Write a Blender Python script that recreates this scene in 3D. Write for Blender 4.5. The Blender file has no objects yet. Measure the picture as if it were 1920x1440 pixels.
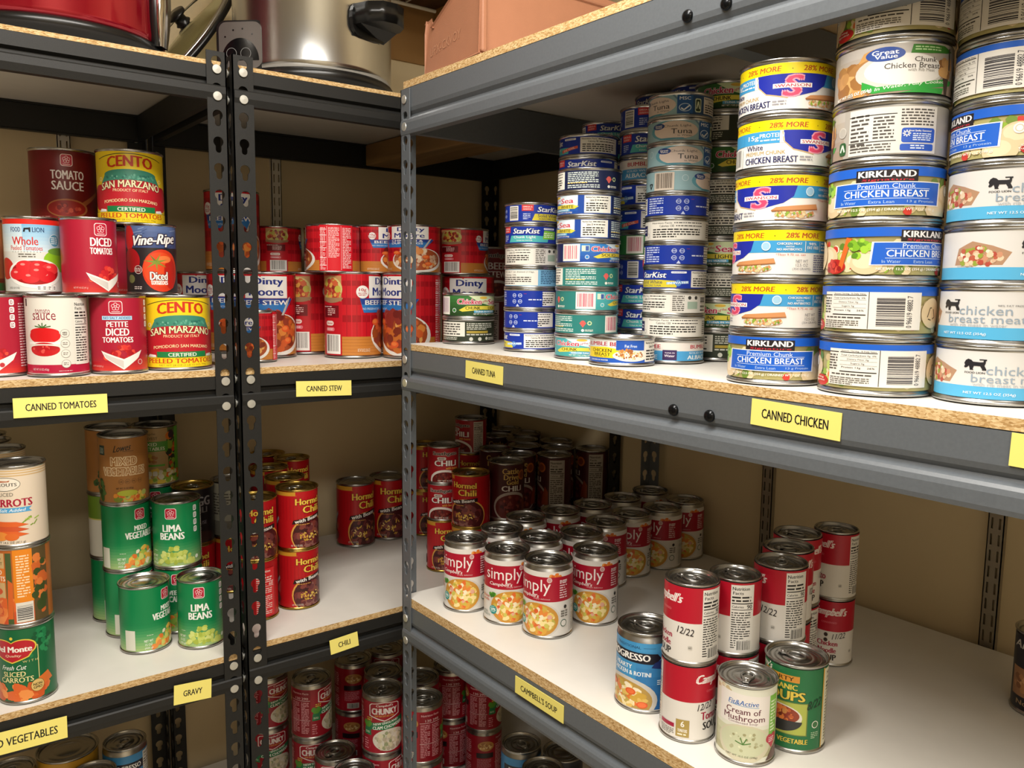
import bpy, math, random
from mathutils import Vector, Matrix
from mathutils.geometry import tessellate_polygon
PI = math.pi
sc = bpy.context.scene
# ------------------------------------------------------------------ camera
cam = bpy.data.objects.new('camera', bpy.data.cameras.new('camera'))
sc.collection.objects.link(cam)
CAM = Vector((-0.7006, -1.1790, 1.4841))
YAW, PITCH, ROLL = math.radians(37.599), math.radians(-6.748), math.radians(0.715)
fw = Vector((math.sin(YAW)*math.cos(PITCH), math.cos(YAW)*math.cos(PITCH), math.sin(PITCH)))
rt = Vector((math.cos(YAW), -math.sin(YAW), 0)); up = rt.cross(fw)
r2 = rt*math.cos(ROLL)+up*math.sin(ROLL); u2 = -rt*math.sin(ROLL)+up*math.cos(ROLL)
M = Matrix((r2, u2, -fw)).transposed().to_4x4(); M.translation = CAM
cam.matrix_world = M
cam.data.sensor_width = 36; cam.data.lens = 1542.9/1920*36; cam.data.clip_start = .02
sc.camera = cam
# ------------------------------------------------------------------ world, lights, exposure
w = bpy.data.worlds.new('world'); sc.world = w; w.use_nodes = True
w.node_tree.nodes['Background'].inputs[0].default_value = (1, .93, .82, 1)
w.node_tree.nodes['Background'].inputs[1].default_value = .02
sc.view_settings.view_transform = 'Standard'; sc.view_settings.look = 'None'
sc.view_settings.gamma = 1; sc.view_settings.use_curve_mapping = False
sc.view_settings.exposure = 0.15
LAMPS = [((-.62, -.70, 2.36), 1.15, .30, PI/2, 30), ((-.98, -1.85, 2.36), 1.15, .30, PI/2, 22)]  # second entry is an added fill lamp that brightens the shaded shelf backs
def area(loc, lx, ly, rz, watt):
    l = bpy.data.lights.new('ceiling_lamp', 'AREA'); l.shape = 'RECTANGLE'; l.size = lx; l.size_y = ly
    l.energy = watt; l.color = (1, .95, .875)
    o = bpy.data.objects.new('ceiling_lamp', l); o.location = loc; o.rotation_euler = (0, 0, rz)
    sc.collection.objects.link(o); return o
for a in LAMPS: area(*a)
# ------------------------------------------------------------------ materials
MATS = {}
def lin(h):
    o = []
    for i in (0, 2, 4):
        c = int(h[i:i+2], 16)/255
        o.append(c/12.92 if c <= .04045 else ((c+.055)/1.055)**2.4)
    return (*o, 1)
def mat(key, col, rough=.5, metal=0, spec=.5, noise=0, nscale=200, bump=0, bscale=400, aniso=0, coat=0):
    if key in MATS: return MATS[key]
    m = bpy.data.materials.new(key); m.use_nodes = True; nt = m.node_tree
    b = nt.nodes['Principled BSDF']; c = lin(col)
    b.inputs['Base Color'].default_value = c; b.inputs['Roughness'].default_value = rough
    b.inputs['Metallic'].default_value = metal; b.inputs['Specular IOR Level'].default_value = spec
    if coat: b.inputs['Coat Weight'].default_value = coat; b.inputs['Coat Roughness'].default_value = .08
    if aniso: b.inputs['Anisotropic'].default_value = aniso
    if noise or bump:
        tc = nt.nodes.new('ShaderNodeTexCoord'); n = nt.nodes.new('ShaderNodeTexNoise')
        n.inputs['Scale'].default_value = nscale; n.inputs['Detail'].default_value = 3
        nt.links.new(tc.outputs['Object'], n.inputs['Vector'])
        if noise:
            r = nt.nodes.new('ShaderNodeValToRGB')
            r.color_ramp.elements[0].position = .3; r.color_ramp.elements[1].position = .7
            r.color_ramp.elements[0].color = tuple(x*(1-noise) for x in c[:3])+(1,)
            r.color_ramp.elements[1].color = tuple(min(1, x*(1+noise)) for x in c[:3])+(1,)
            nt.links.new(n.outputs['Fac'], r.inputs['Fac']); nt.links.new(r.outputs['Color'], b.inputs['Base Color'])
        if bump:
            n2 = nt.nodes.new('ShaderNodeTexNoise'); n2.inputs['Scale'].default_value = bscale
            nt.links.new(tc.outputs['Object'], n2.inputs['Vector'])
            bp = nt.nodes.new('ShaderNodeBump'); bp.inputs['Strength'].default_value = bump; bp.inputs['Distance'].default_value = .0006
            nt.links.new(n2.outputs['Fac'], bp.inputs['Height']); nt.links.new(bp.outputs['Normal'], b.inputs['Normal'])
    MATS[key] = m; return m
def paper(h):                                       # printed can paper, one ink
    return mat('ink_'+h, h, rough=.36, spec=.45)
def chip():                                         # raw particle board edge with flakes
    if 'chip' in MATS: return MATS['chip']
    m = bpy.data.materials.new('particle_board_edge'); m.use_nodes = True; nt = m.node_tree; b = nt.nodes['Principled BSDF']
    tc = nt.nodes.new('ShaderNodeTexCoord'); mp = nt.nodes.new('ShaderNodeMapping')
    mp.inputs['Scale'].default_value = (330, 330, 800)
    v = nt.nodes.new('ShaderNodeTexVoronoi'); v.inputs['Randomness'].default_value = 1; v.inputs['Scale'].default_value = 1
    n = nt.nodes.new('ShaderNodeTexNoise'); n.inputs['Scale'].default_value = 1500
    r = nt.nodes.new('ShaderNodeValToRGB'); e = r.color_ramp.elements
    e[0].position = 0; e[0].color = lin('7c5c36'); e[1].position = 1; e[1].color = lin('ead1a2')
    q = e.new(.35); q.color = lin('bd9862'); q = e.new(.12); q.color = lin('98733f')
    mx = nt.nodes.new('ShaderNodeMix'); mx.data_type = 'FLOAT'; mx.inputs[0].default_value = .35
    nt.links.new(tc.outputs['Object'], mp.inputs['Vector']); nt.links.new(mp.outputs['Vector'], v.inputs['Vector'])
    nt.links.new(tc.outputs['Object'], n.inputs['Vector'])
    sp = nt.nodes.new('ShaderNodeSeparateColor'); nt.links.new(v.outputs['Color'], sp.inputs['Color'])
    nt.links.new(sp.outputs[0], mx.inputs[2]); nt.links.new(n.outputs['Fac'], mx.inputs[3])
    nt.links.new(mx.outputs[0], r.inputs['Fac']); nt.links.new(r.outputs['Color'], b.inputs['Base Color'])
    bp = nt.nodes.new('ShaderNodeBump'); bp.inputs['Strength'].default_value = .6; bp.inputs['Distance'].default_value = .001
    nt.links.new(sp.outputs[1], bp.inputs['Height']); nt.links.new(bp.outputs['Normal'], b.inputs['Normal'])
    b.inputs['Roughness'].default_value = .85
    MATS['chip'] = m; return m
def wood(key, c0, c1, sx=3, sy=40, sz=40):
    if key in MATS: return MATS[key]
    m = bpy.data.materials.new(key); m.use_nodes = True; nt = m.node_tree; b = nt.nodes['Principled BSDF']
    tc = nt.nodes.new('ShaderNodeTexCoord'); mp = nt.nodes.new('ShaderNodeMapping'); mp.inputs['Scale'].default_value = (sx, sy, sz)
    n = nt.nodes.new('ShaderNodeTexNoise'); n.inputs['Scale'].default_value = 1; n.inputs['Detail'].default_value = 6; n.inputs['Distortion'].default_value = .6
    r = nt.nodes.new('ShaderNodeValToRGB'); r.color_ramp.elements[0].color = lin(c0); r.color_ramp.elements[1].color = lin(c1)
    r.color_ramp.elements[0].position = .3; r.color_ramp.elements[1].position = .7
    nt.links.new(tc.outputs['Object'], mp.inputs['Vector']); nt.links.new(mp.outputs['Vector'], n.inputs['Vector'])
    nt.links.new(n.outputs['Fac'], r.inputs['Fac']); nt.links.new(r.outputs['Color'], b.inputs['Base Color'])
    b.inputs['Roughness'].default_value = .55
    MATS[key] = m; return m
TIN = mat('tin', 'b3b2af', .32, 1, noise=.06, nscale=60)
TINLID = mat('tin_lid', 'adaca9', .25, 1, noise=.08, nscale=40)
GOLD = mat('gold_lacquer', 'b89a4e', .26, 1, noise=.06, nscale=60)
STEEL = mat('zinc_rivet', 'cfcfc8', .42, .7)
BLACKM = mat('black_powder_coat', '1d1d1c', .52, 0, .38, noise=.22, nscale=900, bump=.25, bscale=1500)
GREYM = mat('grey_powder_coat', '5c6166', .42, 0, .5, noise=.05, nscale=300, bump=.06, bscale=1200)
WHITEB = mat('white_melamine', 'dedad2', .38, 0, .4, noise=.02, nscale=25)
TANB = wood('raw_board', 'b39468', 'c9ac80', 2, 30, 30)
WALL = mat('beige_wall_paint', 'd3c19c', .8, 0, .25, noise=.03, nscale=6, bump=.12, bscale=220)
# ------------------------------------------------------------------ mesh helpers
class MB:
    def __init__(s): s.v = []; s.f = []; s.m = []; s.sm = []
    def add(s, vs, fs, mi=0, sm=False):
        k = len(s.v); s.v += [tuple(p) for p in vs]
        for f in fs: s.f.append([i+k for i in f]); s.m.append(mi); s.sm.append(sm)
    def box(s, x0, x1, y0, y1, z0, z1, mi=0, mtop=None, mbot=None):
        s.add([(x0,y0,z0),(x1,y0,z0),(x1,y1,z0),(x0,y1,z0),(x0,y0,z1),(x1,y0,z1),(x1,y1,z1),(x0,y1,z1)],
              [(0,1,5,4),(1,2,6,5),(2,3,7,6),(3,0,4,7)], mi)
        k = len(s.v)-8
        s.f.append([k+4,k+5,k+6,k+7]); s.m.append(mi if mtop is None else mtop); s.sm.append(False)
        s.f.append([k+3,k+2,k+1,k]); s.m.append(mi if mbot is None else mbot); s.sm.append(False)
    def lathe(s, prof, n=48, mi=0, sm=True, cx=0, cy=0, sx=1, sy=1, flat=()):
        vs = []; fs = []
        for (r, z) in prof:
            for i in range(n):
                a = 2*PI*i/n; vs.append((cx+r*sx*math.cos(a), cy+r*sy*math.sin(a), z))
        for j in range(len(prof)-1):
            for i in range(n):
                fs.append((j*n+i, j*n+(i+1) % n, (j+1)*n+(i+1) % n, (j+1)*n+i))
        s.add(vs, fs, mi, sm)
        if prof[0][0] > 0 and prof[0][0] < 1e-4 or 'cap0' in flat: s.f.append([len(s.v)-len(vs)+i for i in range(n)][::-1]); s.m.append(mi); s.sm.append(False)
        if 'cap1' in flat: s.f.append([len(s.v)-n+i for i in range(n)]); s.m.append(mi); s.sm.append(False)
    def tube(s, pts, r, n=8, mi=0, closed=False, flat=1.0):
        pts = [Vector(p) for p in pts]; m = len(pts); vs = []; fs = []
        prev = None
        for i, p in enumerate(pts):
            if closed: t = pts[(i+1) % m]-pts[i-1]
            else: t = pts[min(i+1, m-1)]-pts[max(i-1, 0)]
            t.normalize()
            ref = prev if prev is not None else (Vector((0,0,1)) if abs(t.z) < .9 else Vector((1,0,0)))
            a = (ref - t*ref.dot(t)).normalized(); b = t.cross(a); prev = a
            rr = r[i] if isinstance(r, (list, tuple)) else r
            for k in range(n):
                q = 2*PI*k/n; vs.append(p+a*rr*flat*math.cos(q)+b*rr*math.sin(q))
        for i in range(m if closed else m-1):
            for k in range(n):
                j = (i+1) % m
                fs.append((i*n+k, i*n+(k+1) % n, j*n+(k+1) % n, j*n+k))
        s.add(vs, fs, mi, True)
        if not closed:
            k0 = len(s.v)-len(vs)
            s.f.append([k0+i for i in range(n)][::-1]); s.m.append(mi); s.sm.append(False)
            s.f.append([len(s.v)-n+i for i in range(n)]); s.m.append(mi); s.sm.append(False)
    def prism(s, prof, axis, a0, a1, mi=0, sm=False):
        """closed 2-D profile extruded along an axis; prof holds (p,q) of the two other axes in order"""
        n = len(prof); vs = []
        for a in (a0, a1):
            for (p, q) in prof:
                vs.append((a, p, q) if axis == 'x' else (p, a, q) if axis == 'y' else (p, q, a))
        s.add(vs, [(i, (i+1) % n, n+(i+1) % n, n+i) for i in range(n)], mi, sm)
        k = len(s.v)-2*n
        tr = tessellate_polygon([[Vector((p, q, 0)) for p, q in prof]])
        for t in tr:
            s.f.append([k+i for i in t]); s.m.append(mi); s.sm.append(False)
            s.f.append([k+n+i for i in t][::-1]); s.m.append(mi); s.sm.append(False)
    def plate(s, w, z0, z1, holes, t, T, mi=0):
        """sheet (0..w) x (z0..z1), thickness t, with real holes; holes = list of point loops; T maps (u, d, z) to a point"""
        zs = sorted(holes, key=lambda h: sum(p[1] for p in h)/len(h))
        cuts = [z0]
        for a, b in zip(zs, zs[1:]):
            ca = max(p[1] for p in a); cb = min(p[1] for p in b)
            if cb > ca+1e-6: cuts.append((ca+cb)/2)
        cuts.append(z1)
        for c0, c1 in zip(cuts, cuts[1:]):
            hs = [h for h in zs if c0 < sum(p[1] for p in h)/len(h) < c1]
            rect = [(0, c0), (w, c0), (w, c1), (0, c1)]
            loops = [rect]+hs
            tr = tessellate_polygon([[Vector((p[0], p[1], 0)) for p in L] for L in loops])
            flat = [p for L in loops for p in L]; n = len(flat)
            vs = [T(p[0], 0, p[1]) for p in flat]+[T(p[0], t, p[1]) for p in flat]
            fs = [tuple(q) for q in tr]+[tuple(n+i for i in q[::-1]) for q in tr]
            k = 0
            for L in loops:
                for i in range(len(L)):
                    j = (i+1) % len(L)
                    if L is rect and i in (0, 2) : continue
                    fs.append((k+i, k+j, n+k+j, n+k+i))
                k += len(L)
            s.add(vs, fs, mi)
        for zc in (z0, z1):
            s.add([T(0,0,zc), T(w,0,zc), T(w,t,zc), T(0,t,zc)], [(0,1,2,3)], mi)
    def mesh(s, name, mats):
        me = bpy.data.meshes.new(name); me.from_pydata(s.v, [], s.f)
        for m in mats: me.materials.append(m)
        me.polygons.foreach_set('material_index', s.m); me.polygons.foreach_set('use_smooth', s.sm)
        me.update(); return me
    def obj(s, name, mats, parent=None, bevel=0):
        if not isinstance(mats, (list, tuple)): mats = [mats]
        o = link(name, s.mesh(name, mats), parent)
        if bevel:
            b = o.modifiers.new('bevel', 'BEVEL'); b.width = bevel; b.segments = 2; b.limit_method = 'ANGLE'
        return o
def link(name, me, parent=None):
    o = bpy.data.objects.new(name, me); sc.collection.objects.link(o)
    if parent: o.parent = parent
    return o
def tag(o, label, cat, group=None):
    o['label'] = label; o['category'] = cat
    if group: o['group'] = group
    return o
def thing(name, label, cat, loc=(0,0,0), rz=0, group=None):
    o = link(name, None); o.location = loc; o.rotation_euler = (0, 0, rz); o.empty_display_size = .02
    return tag(o, label, cat, group)
def struct(name, mb, m):
    o = mb.obj(name, m); o['kind'] = 'structure'; return o
def textmesh(s, off=0):
    c = bpy.data.curves.new('t', 'FONT'); c.body = s; c.resolution_u = 2; c.offset = off; c.fill_mode = 'FRONT'
    o = bpy.data.objects.new('t', c); me = bpy.data.meshes.new_from_object(o)
    vs = [v.co.copy() for v in me.vertices]; ps = [tuple(p.vertices) for p in me.polygons]
    bpy.data.objects.remove(o); bpy.data.curves.remove(c); bpy.data.meshes.remove(me)
    return vs, ps
TX = {}
def glyphs(s, off=0):
    """text as unit-box polygons"""
    if (s, off) in TX: return TX[s, off]
    vs, ps = textmesh(s, off)
    x0 = min(v.x for v in vs); x1 = max(v.x for v in vs); y0 = min(v.y for v in vs); y1 = max(v.y for v in vs)
    q = [((v.x-x0)/(x1-x0)-.5, (v.y-y0)/(y1-y0)-.5) for v in vs]
    out = [[q[i] for i in p] for p in ps]
    TX[s, off] = out, (x1-x0)/(y1-y0); return TX[s, off]
# ------------------------------------------------------------------ room
YB, XR, XL, YF = .655, .632, -2.0, -2.5
PALE = mat('pale_wall_paint', '80745f', .8, 0, .25)
b = MB(); b.box(XL, XR+.1, YB, YB+.1, 0, 2.52); struct('wall_back', b, WALL)
b = MB(); b.box(XR, XR+.1, YF, YB, 0, 2.52); struct('wall_right', b, WALL)
b = MB(); b.box(XL-.1, XL, YF, YB+.1, 0, 2.52); struct('wall_left', b, PALE)
b = MB(); b.box(XL-.1, XR+.1, YF-.1, YF, 0, 2.52); struct('wall_front', b, mat('cream_wall_paint', 'd6cab0', .8, 0, .25))
b = MB(); b.box(XL-.1, XR+.1, YF-.1, YB+.1, -.1, 0); struct('floor', b, mat('floor_vinyl', 'cbc0ab', .5, noise=.06, nscale=4))
b = MB(); b.box(XL-.1, XR+.1, YF-.1, YB+.1, 2.52, 2.62); struct('ceiling', b, mat('ceiling_paint', 'e4ddcc', .9))
for i, (loc, lx, ly, rz, wt) in enumerate(LAMPS):
    t = thing('ceiling_light', ('rectangular ceiling light over the shelves, out of view above', 'rectangular ceiling light nearer the far side of the room')[i], 'ceiling light', (loc[0], loc[1], 2.52), rz)
    b = MB(); b.box(-lx/2-.03, lx/2+.03, -ly/2-.03, ly/2+.03, -.15, 0); b.obj('light_housing', mat('lamp_white', 'e8e8e4', .5), t)
    o = [q for q in sc.objects if q.name.startswith('ceiling_lamp')][i]; o.parent = t; o.location = (0, 0, -.165)
# ------------------------------------------------------------------ slotted wall standards
def standard(x, y, face, z0, z1, label, m):
    t = thing('wall_standard', label, 'shelf track', (x, y, z0), 0 if face == 'y' else -PI/2)
    hs = []; z = .02
    while z < z1-z0-.03:
        for u in (.0045, .0155):
            hs.append([(u, z), (u+.003, z), (u+.003, z+.017), (u, z+.017)])
        z += .0254
    # the two columns share heights: build the face as two strips
    b = MB(); W = .023; D = .011
    for k in (0, 1):
        hk = [[(p[0]-k*W/2, p[1]) for p in h] for h in hs if (h[0][0] > W/2) == bool(k)]
        b.plate(W/2, 0, z1-z0, hk, .0015, (lambda k: lambda u, d, z: (-W/2+k*W/2+u, -D+d, z))(k))
    b.box(-W/2, -W/2+.0015, -D, 0, 0, z1-z0); b.box(W/2-.0015, W/2, -D, 0, 0, z1-z0)
    b.obj('track', m, t); return t
SW = mat('standard_white', 'd2ccbf', .5, noise=.04, nscale=50); SG = mat('standard_steel', '9c9484', .4, .6)
standard(-.396, YB, 'y', 1.36, 2.3, 'pale slotted wall track rising behind the dark red sauce can', SW)
standard(.028, YB, 'y', 1.36, 2.3, 'pale slotted wall track behind the canned stew stacks', SW)
standard(XR, -.262, 'x', .55, 2.1, 'steel slotted wall track behind the red and white soup stacks', SG)
standard(XR, -.667, 'x', .55, 2.1, 'steel slotted wall track right of the soup cans on bare wall', SG)
# ------------------------------------------------------------------ shelving units
def keyhole(u, z, s=1.0):
    """loop of a keyhole whose rivet seat is at (u, z)"""
    R, w, h = .0078*s, .0045*s, .0122*s
    a0 = math.asin(w/R); pts = []
    for i in range(13):
        a = -PI/2+a0+(2*PI-2*a0)*i/12; pts.append((u+R*math.cos(a), z+h+R*math.sin(a)))
    for i in range(7):
        a = PI+PI*i/6; pts.append((u+w*math.cos(a), z+w*math.sin(a)))
    return pts
def rivet(parent, T, u, z):
    b = MB(); b.lathe([(.0038,-.003),(.0038,.0012),(.0066,.0012),(.0070,.0018),(.0066,.0026),(.00001,.0029)], 16, sm=False, flat=('cap1',))
    vs = [T(u+p[0], -p[2], z+p[1]) for p in b.v]; b.v = [tuple(v) for v in vs]
    return b.obj('rivet', STEEL, parent)
def unit(t, L, DEP, posts, ztop, shelves, m, fw_, style, pitch=.04, brace=None, boards=None, under=WHITEB):
    """posts: list of (x corner, side sign, y side)   shelves: list of (rivet z, board bottom, board top, beam bottom)"""
    rz = sorted([s_[0] for s_ in shelves], reverse=True)
    zs = []
    hi = rz[0]+pitch*.98
    for a, c in zip(rz, rz[1:]+[rz[-1]-pitch*10]):
        n = max(1, round((a-c)/pitch))
        zs += [a-(a-c)*i/n for i in range(n)]
    zs = [z for z in zs if .04 < z < ztop-.024]
    for (xc, sx, yside) in posts:
        y0, sy = (0, 1) if yside == 0 else (DEP, -1)
        p = link('post', None, t); p.location = (0, 0, 0)
        b = MB()
        # front flange in the plane of the beams, side flange at right angles
        b.plate(fw_, 0, ztop, [keyhole(fw_*.5, z) for z in zs], .002, lambda u, d, z: (xc+sx*u, y0+sy*(d-.003), z))
        b.plate(fw_, 0, ztop, [keyhole(fw_*.55, z) for z in zs], .002, lambda u, d, z: (xc+sx*d, y0+sy*(u-.003), z))
        p_ = b.mesh('post', [m]); bpy.data.objects.remove(p); p = link('post', p_, t)
        if yside == 1 and style == 'black':
            for k in (0, 1): rivet(p, lambda u, d, z: (xc+sx*u, y0-.004+d, z), fw_*.5, shelves[0][0]-k*shelves[0][4])
        if yside == 0:
            for s_ in shelves[:4]:
                for k in (0, 1):
                    zr = s_[0]-k*s_[4]
                    rivet(p, lambda u, d, z: (xc+sx*u, y0-.003+d, z), fw_*.5, zr)
                    if style == 'black': rivet(p, lambda u, d, z: (xc-sx*.000+sx*d, y0+u, z), fw_*.55, zr)
    x0, x1 = min(q[0] for q in posts), max(q[0] for q in posts)
    for (zr, zb, zt, bz, rp) in shelves:
        h = zb-bz
        if style == 'grey':
            prof = [(.006, zb+.0005), (0, zb), (0, zb-h*.42), (.0015, zb-h*.50), (.0055, zb-h*.57), (.0045, zb-h*.61), (-.001, zb-h*.645), (-.0035, zb-h*.69),
                    (-.0048, zb-h*.76), (-.0048, zb-h*.93), (-.0036, bz), (.012, bz), (.012, bz+.003), (.009, bz+.003), (.009, zb-.003), (.016, zb-.003), (.016, zb+.0005)]
        else:
            prof = [(.006, zb+.0005), (0, zb), (0, zb-h*.36), (.007, zb-h*.43), (.007, zb-h*.53), (-.003, zb-h*.56), (-.005, zb-h*.60), (-.0055, zb-h*.80), (-.002, bz),
                    (.012, bz), (.012, bz+.002), (.010, bz+.003), (.010, zb-.003), (.016, zb-.003), (.016, zb+.0005)]
        e = .0022
        b = MB(); b.prism(prof, 'x', x0+e, x1-e); o = b.obj('beam', m, t)
        b = MB(); b.prism([(DEP-p, z) for p, z in prof], 'x', x0+e, x1-e); b.obj('beam', m, t)
        for xs in (x0+.0022, x1-.0142):
            b = MB(); b.box(xs, xs+.012, .018, DEP-.018, bz+.004, zb-.001); b.obj('side_beam', m, t)
        if brace is not None:
            b = MB(); b.box(brace-.014, brace+.014, .018, DEP-.018, zb-.05, zb-.001); b.obj('cross_brace', m, t)
        for i, (bx0, bx1) in enumerate(boards if zb > 1.7 else [(boards[0][0], boards[-1][1])]):
            b = MB(); b.box(bx0, bx1, .002 if style == 'black' else .0, DEP-.004, zb+.001, zt, 0, 1, 2)
            b.obj('shelf_board', [chip(), WHITEB, under if i else WHITEB], t)
YA = .1325
tA = thing('shelving_unit', 'black steel shelving unit at left with canned tomatoes and vegetables', 'shelving unit', (-1.168, YA, 0))
SA = [(1.8074, 1.813, 1.8205, 1.7617, .0397), (1.3288, 1.336, 1.3475, 1.2824, .0395), (.8540, .8600, .8715, .8093, .0397), (.388, .3820, .3935, .33, .0397)]
unit(tA, .9143, .50, [(.9143, -1, 0), (0, 1, 0), (.9143, -1, 1), (0, 1, 1)], 1.834, SA, BLACKM, .030, 'black', boards=[(.004, .910)])
tB = thing('shelving_unit', 'black steel shelving unit in the middle with canned stew and chili', 'shelving unit', (-.2447, YA, 0))
SB = [(1.8085, 1.8125, 1.8200, 1.7590, .0405), (1.3292, 1.336, 1.3475, 1.2845, .0395), (.8567, .8680, .8795, .8160, .0391), (.388, .3820, .3935, .33, .0397)]
unit(tB, .865, .50, [(0, 1, 0), (.865, -1, 0), (0, 1, 1), (.865, -1, 1)], 1.834, SB, BLACKM, .033, 'black', boards=[(.004, .861)])
tC = thing('shelving_unit', 'grey steel shelving unit at right with canned tuna, chicken and soup', 'shelving unit', (0, .034, 0), -PI/2)
SC = [(1.7823, 1.800, 1.812, 1.727, .0428), (1.3607, 1.3755, 1.3868, 1.309, .0397), (.909, .930, .9466, .8666, .0404), (.470, .490, .506, .4266, .0404)]
unit(tC, 1.30, .612, [(0, 1, 0), (1.30, -1, 0), (0, 1, 1), (1.30, -1, 1)], 1.799, SC, GREYM, .0275, 'grey', brace=.598, boards=[(.004, .606), (.607, 1.296)], under=TANB)
# black bolts on the grey beams
def bolt(y, z):
    b = MB(); b.lathe([(.0068, 0), (.0068, .0012), (.006, .003), (.0038, .0044), (.00001, .005)], 20, flat=('cap1',))
    b.v = [(.034-y+q[0], -q[2], z+q[1]) for q in b.v]
    b.obj('bolt', mat('black_bolt', '15171a', .22, .6), tC)
for y in (-.567, -.6175):
    for z in (1.771, 1.349): bolt(y, z)
# the cut-back corner of the top board that pokes past the grey post is part of the board above
# ------------------------------------------------------------------ yellow shelf tags
YEL = mat('yellow_card', 'ecdf78', .6); INK = mat('tag_ink', '2a2a26', .6)
def shelf_tag(text, p0, p1, h, label, tilt=0, face='y', off=.0075, tw=.75, th=.36):
    """p0, p1: bottom-left and bottom-right (along, z) on the beam face"""
    L = math.hypot(p1[0]-p0[0], p1[1]-p0[1]); ang = math.atan2(p1[1]-p0[1], abs(p1[0]-p0[0]))
    t = thing('shelf_tag', label, 'shelf label')
    b = MB(); b.box(0, L, -.0004, .0004, 0, h); b.obj('card', YEL, t)
    if text:
        g, asp = glyphs(text); hh = h*th; ww = L*tw
        b = MB()
        for o in (-.00022, .00022):
            for p in g: b.add([(L/2+q[0]*ww+o, -.0006, h*.5+q[1]*hh) for q in p], [tuple(range(len(p)))])
        b.obj('lettering', INK, t)
    if face == 'y': mw = Matrix.Translation((p0[0], YA-off, p0[1])) @ Matrix.Rotation(-ang, 4, 'Y') @ Matrix.Rotation(tilt, 4, 'X')
    else: mw = Matrix.Translation((-off, p0[0], p0[1])) @ Matrix.Rotation(-PI/2, 4, 'Z') @ Matrix.Rotation(-ang, 4, 'Y') @ Matrix.Rotation(tilt, 4, 'X')
    t.matrix_world = mw
S13 = lambda x: -.7006+(x+.7006)*1.13
Z13 = lambda z: 1.4841+(z-1.4841)*1.13
shelf_tag('CANNED TOMATOES', (S13(-.5774), Z13(1.3172)), (S13(-.4722), Z13(1.3158)), .0275, 'yellow tag reading CANNED TOMATOES on the left beam', -.10)
shelf_tag('CANNED STEW', (S13(-.2157), Z13(1.3178)), (S13(-.126), Z13(1.3139)), .026, 'yellow tag reading CANNED STEW on the middle beam', -.10, tw=.64)
shelf_tag('MIXED VEGETABLES', (S13(-.6128)-.042, Z13(.8936)+.001), (S13(-.538), Z13(.8917)), .032, 'yellow tag reading MIXED VEGETABLES, cropped at the lower left', -.10, tw=.8)
shelf_tag('GRAVY', (S13(-.4049), Z13(.8936)), (S13(-.3531), Z13(.8896)), .031, 'yellow tag reading GRAVY beside the black post', -.10, tw=.5, th=.30)
shelf_tag('CHILI', (S13(-.1661), Z13(.9027)), (S13(-.1176), Z13(.9058)), .026, 'yellow tag reading CHILI on the lower middle beam', -.10, tw=.42)
shelf_tag('CANNED TUNA', (-.1556, 1.3465), (-.2490, 1.3445), .0265, 'yellow tag reading CANNED TUNA on the grey beam', 0, 'x', .0012, tw=.62, th=.34)
shelf_tag('CANNED CHICKEN', (-.6706, 1.3480), (-.7697, 1.3455), .0265, 'yellow tag reading CANNED CHICKEN on the grey beam', 0, 'x', .0012, tw=.74, th=.36)
shelf_tag("CAMPBELL'S SOUP", (-.2875, .9000), (-.3938, .8992), .0255, 'yellow tag naming the soup on the lower grey beam', 0, 'x', .0012, tw=.75, th=.34)
shelf_tag(None, (-.9135, 1.3490), (-1.0125, 1.3470), .0265, 'blank strip of yellow tag cut off at the right edge', 0, 'x', .0012)
# ------------------------------------------------------------------ things on top of the shelves
BLK = mat('black_plastic', '141414', .28, 0, .5); CHROME = mat('brushed_steel', 'c6c7c7', .2, 1, noise=.04, nscale=8, aniso=.8)
def facing(x, y): return math.atan2(CAM.y-y, CAM.x-x)
# stainless cooker
cx, cy = -.0152, .3397; zt_ = 1.8200
t = thing('slow_cooker', 'stainless steel slow cooker with black base and side handle', 'slow cooker', (cx, cy, zt_+.0003), facing(cx, cy))
b = MB(); b.lathe([(.1385, .034), (.1445, .036), (.145, .05), (.1455, .25), (.15, .256), (.15, .262), (.143, .264)], 96); b.obj('body', CHROME, t)
b = MB(); b.lathe([(.05, .012), (.125, .010), (.130, .004), (.136, .004), (.137, .012), (.146, .018), (.1485, .024), (.1485, .032), (.146, .0355), (.139, .036)], 96)
for a in (.5, 2.1, 3.7, 5.2): b.lathe([(.012, 0), (.014, .002), (.013, .013)], 16, cx=.112*math.cos(a), cy=.112*math.sin(a), flat=('cap0',))
b.obj('base', BLK, t)
b = MB(); b.lathe([(.13, .258), (.128, .27), (.10, .285), (.04, .292), (.00001, .293)], 64); b.obj('lid', mat('smoked_lid', '2a2a28', .1), t)
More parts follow.
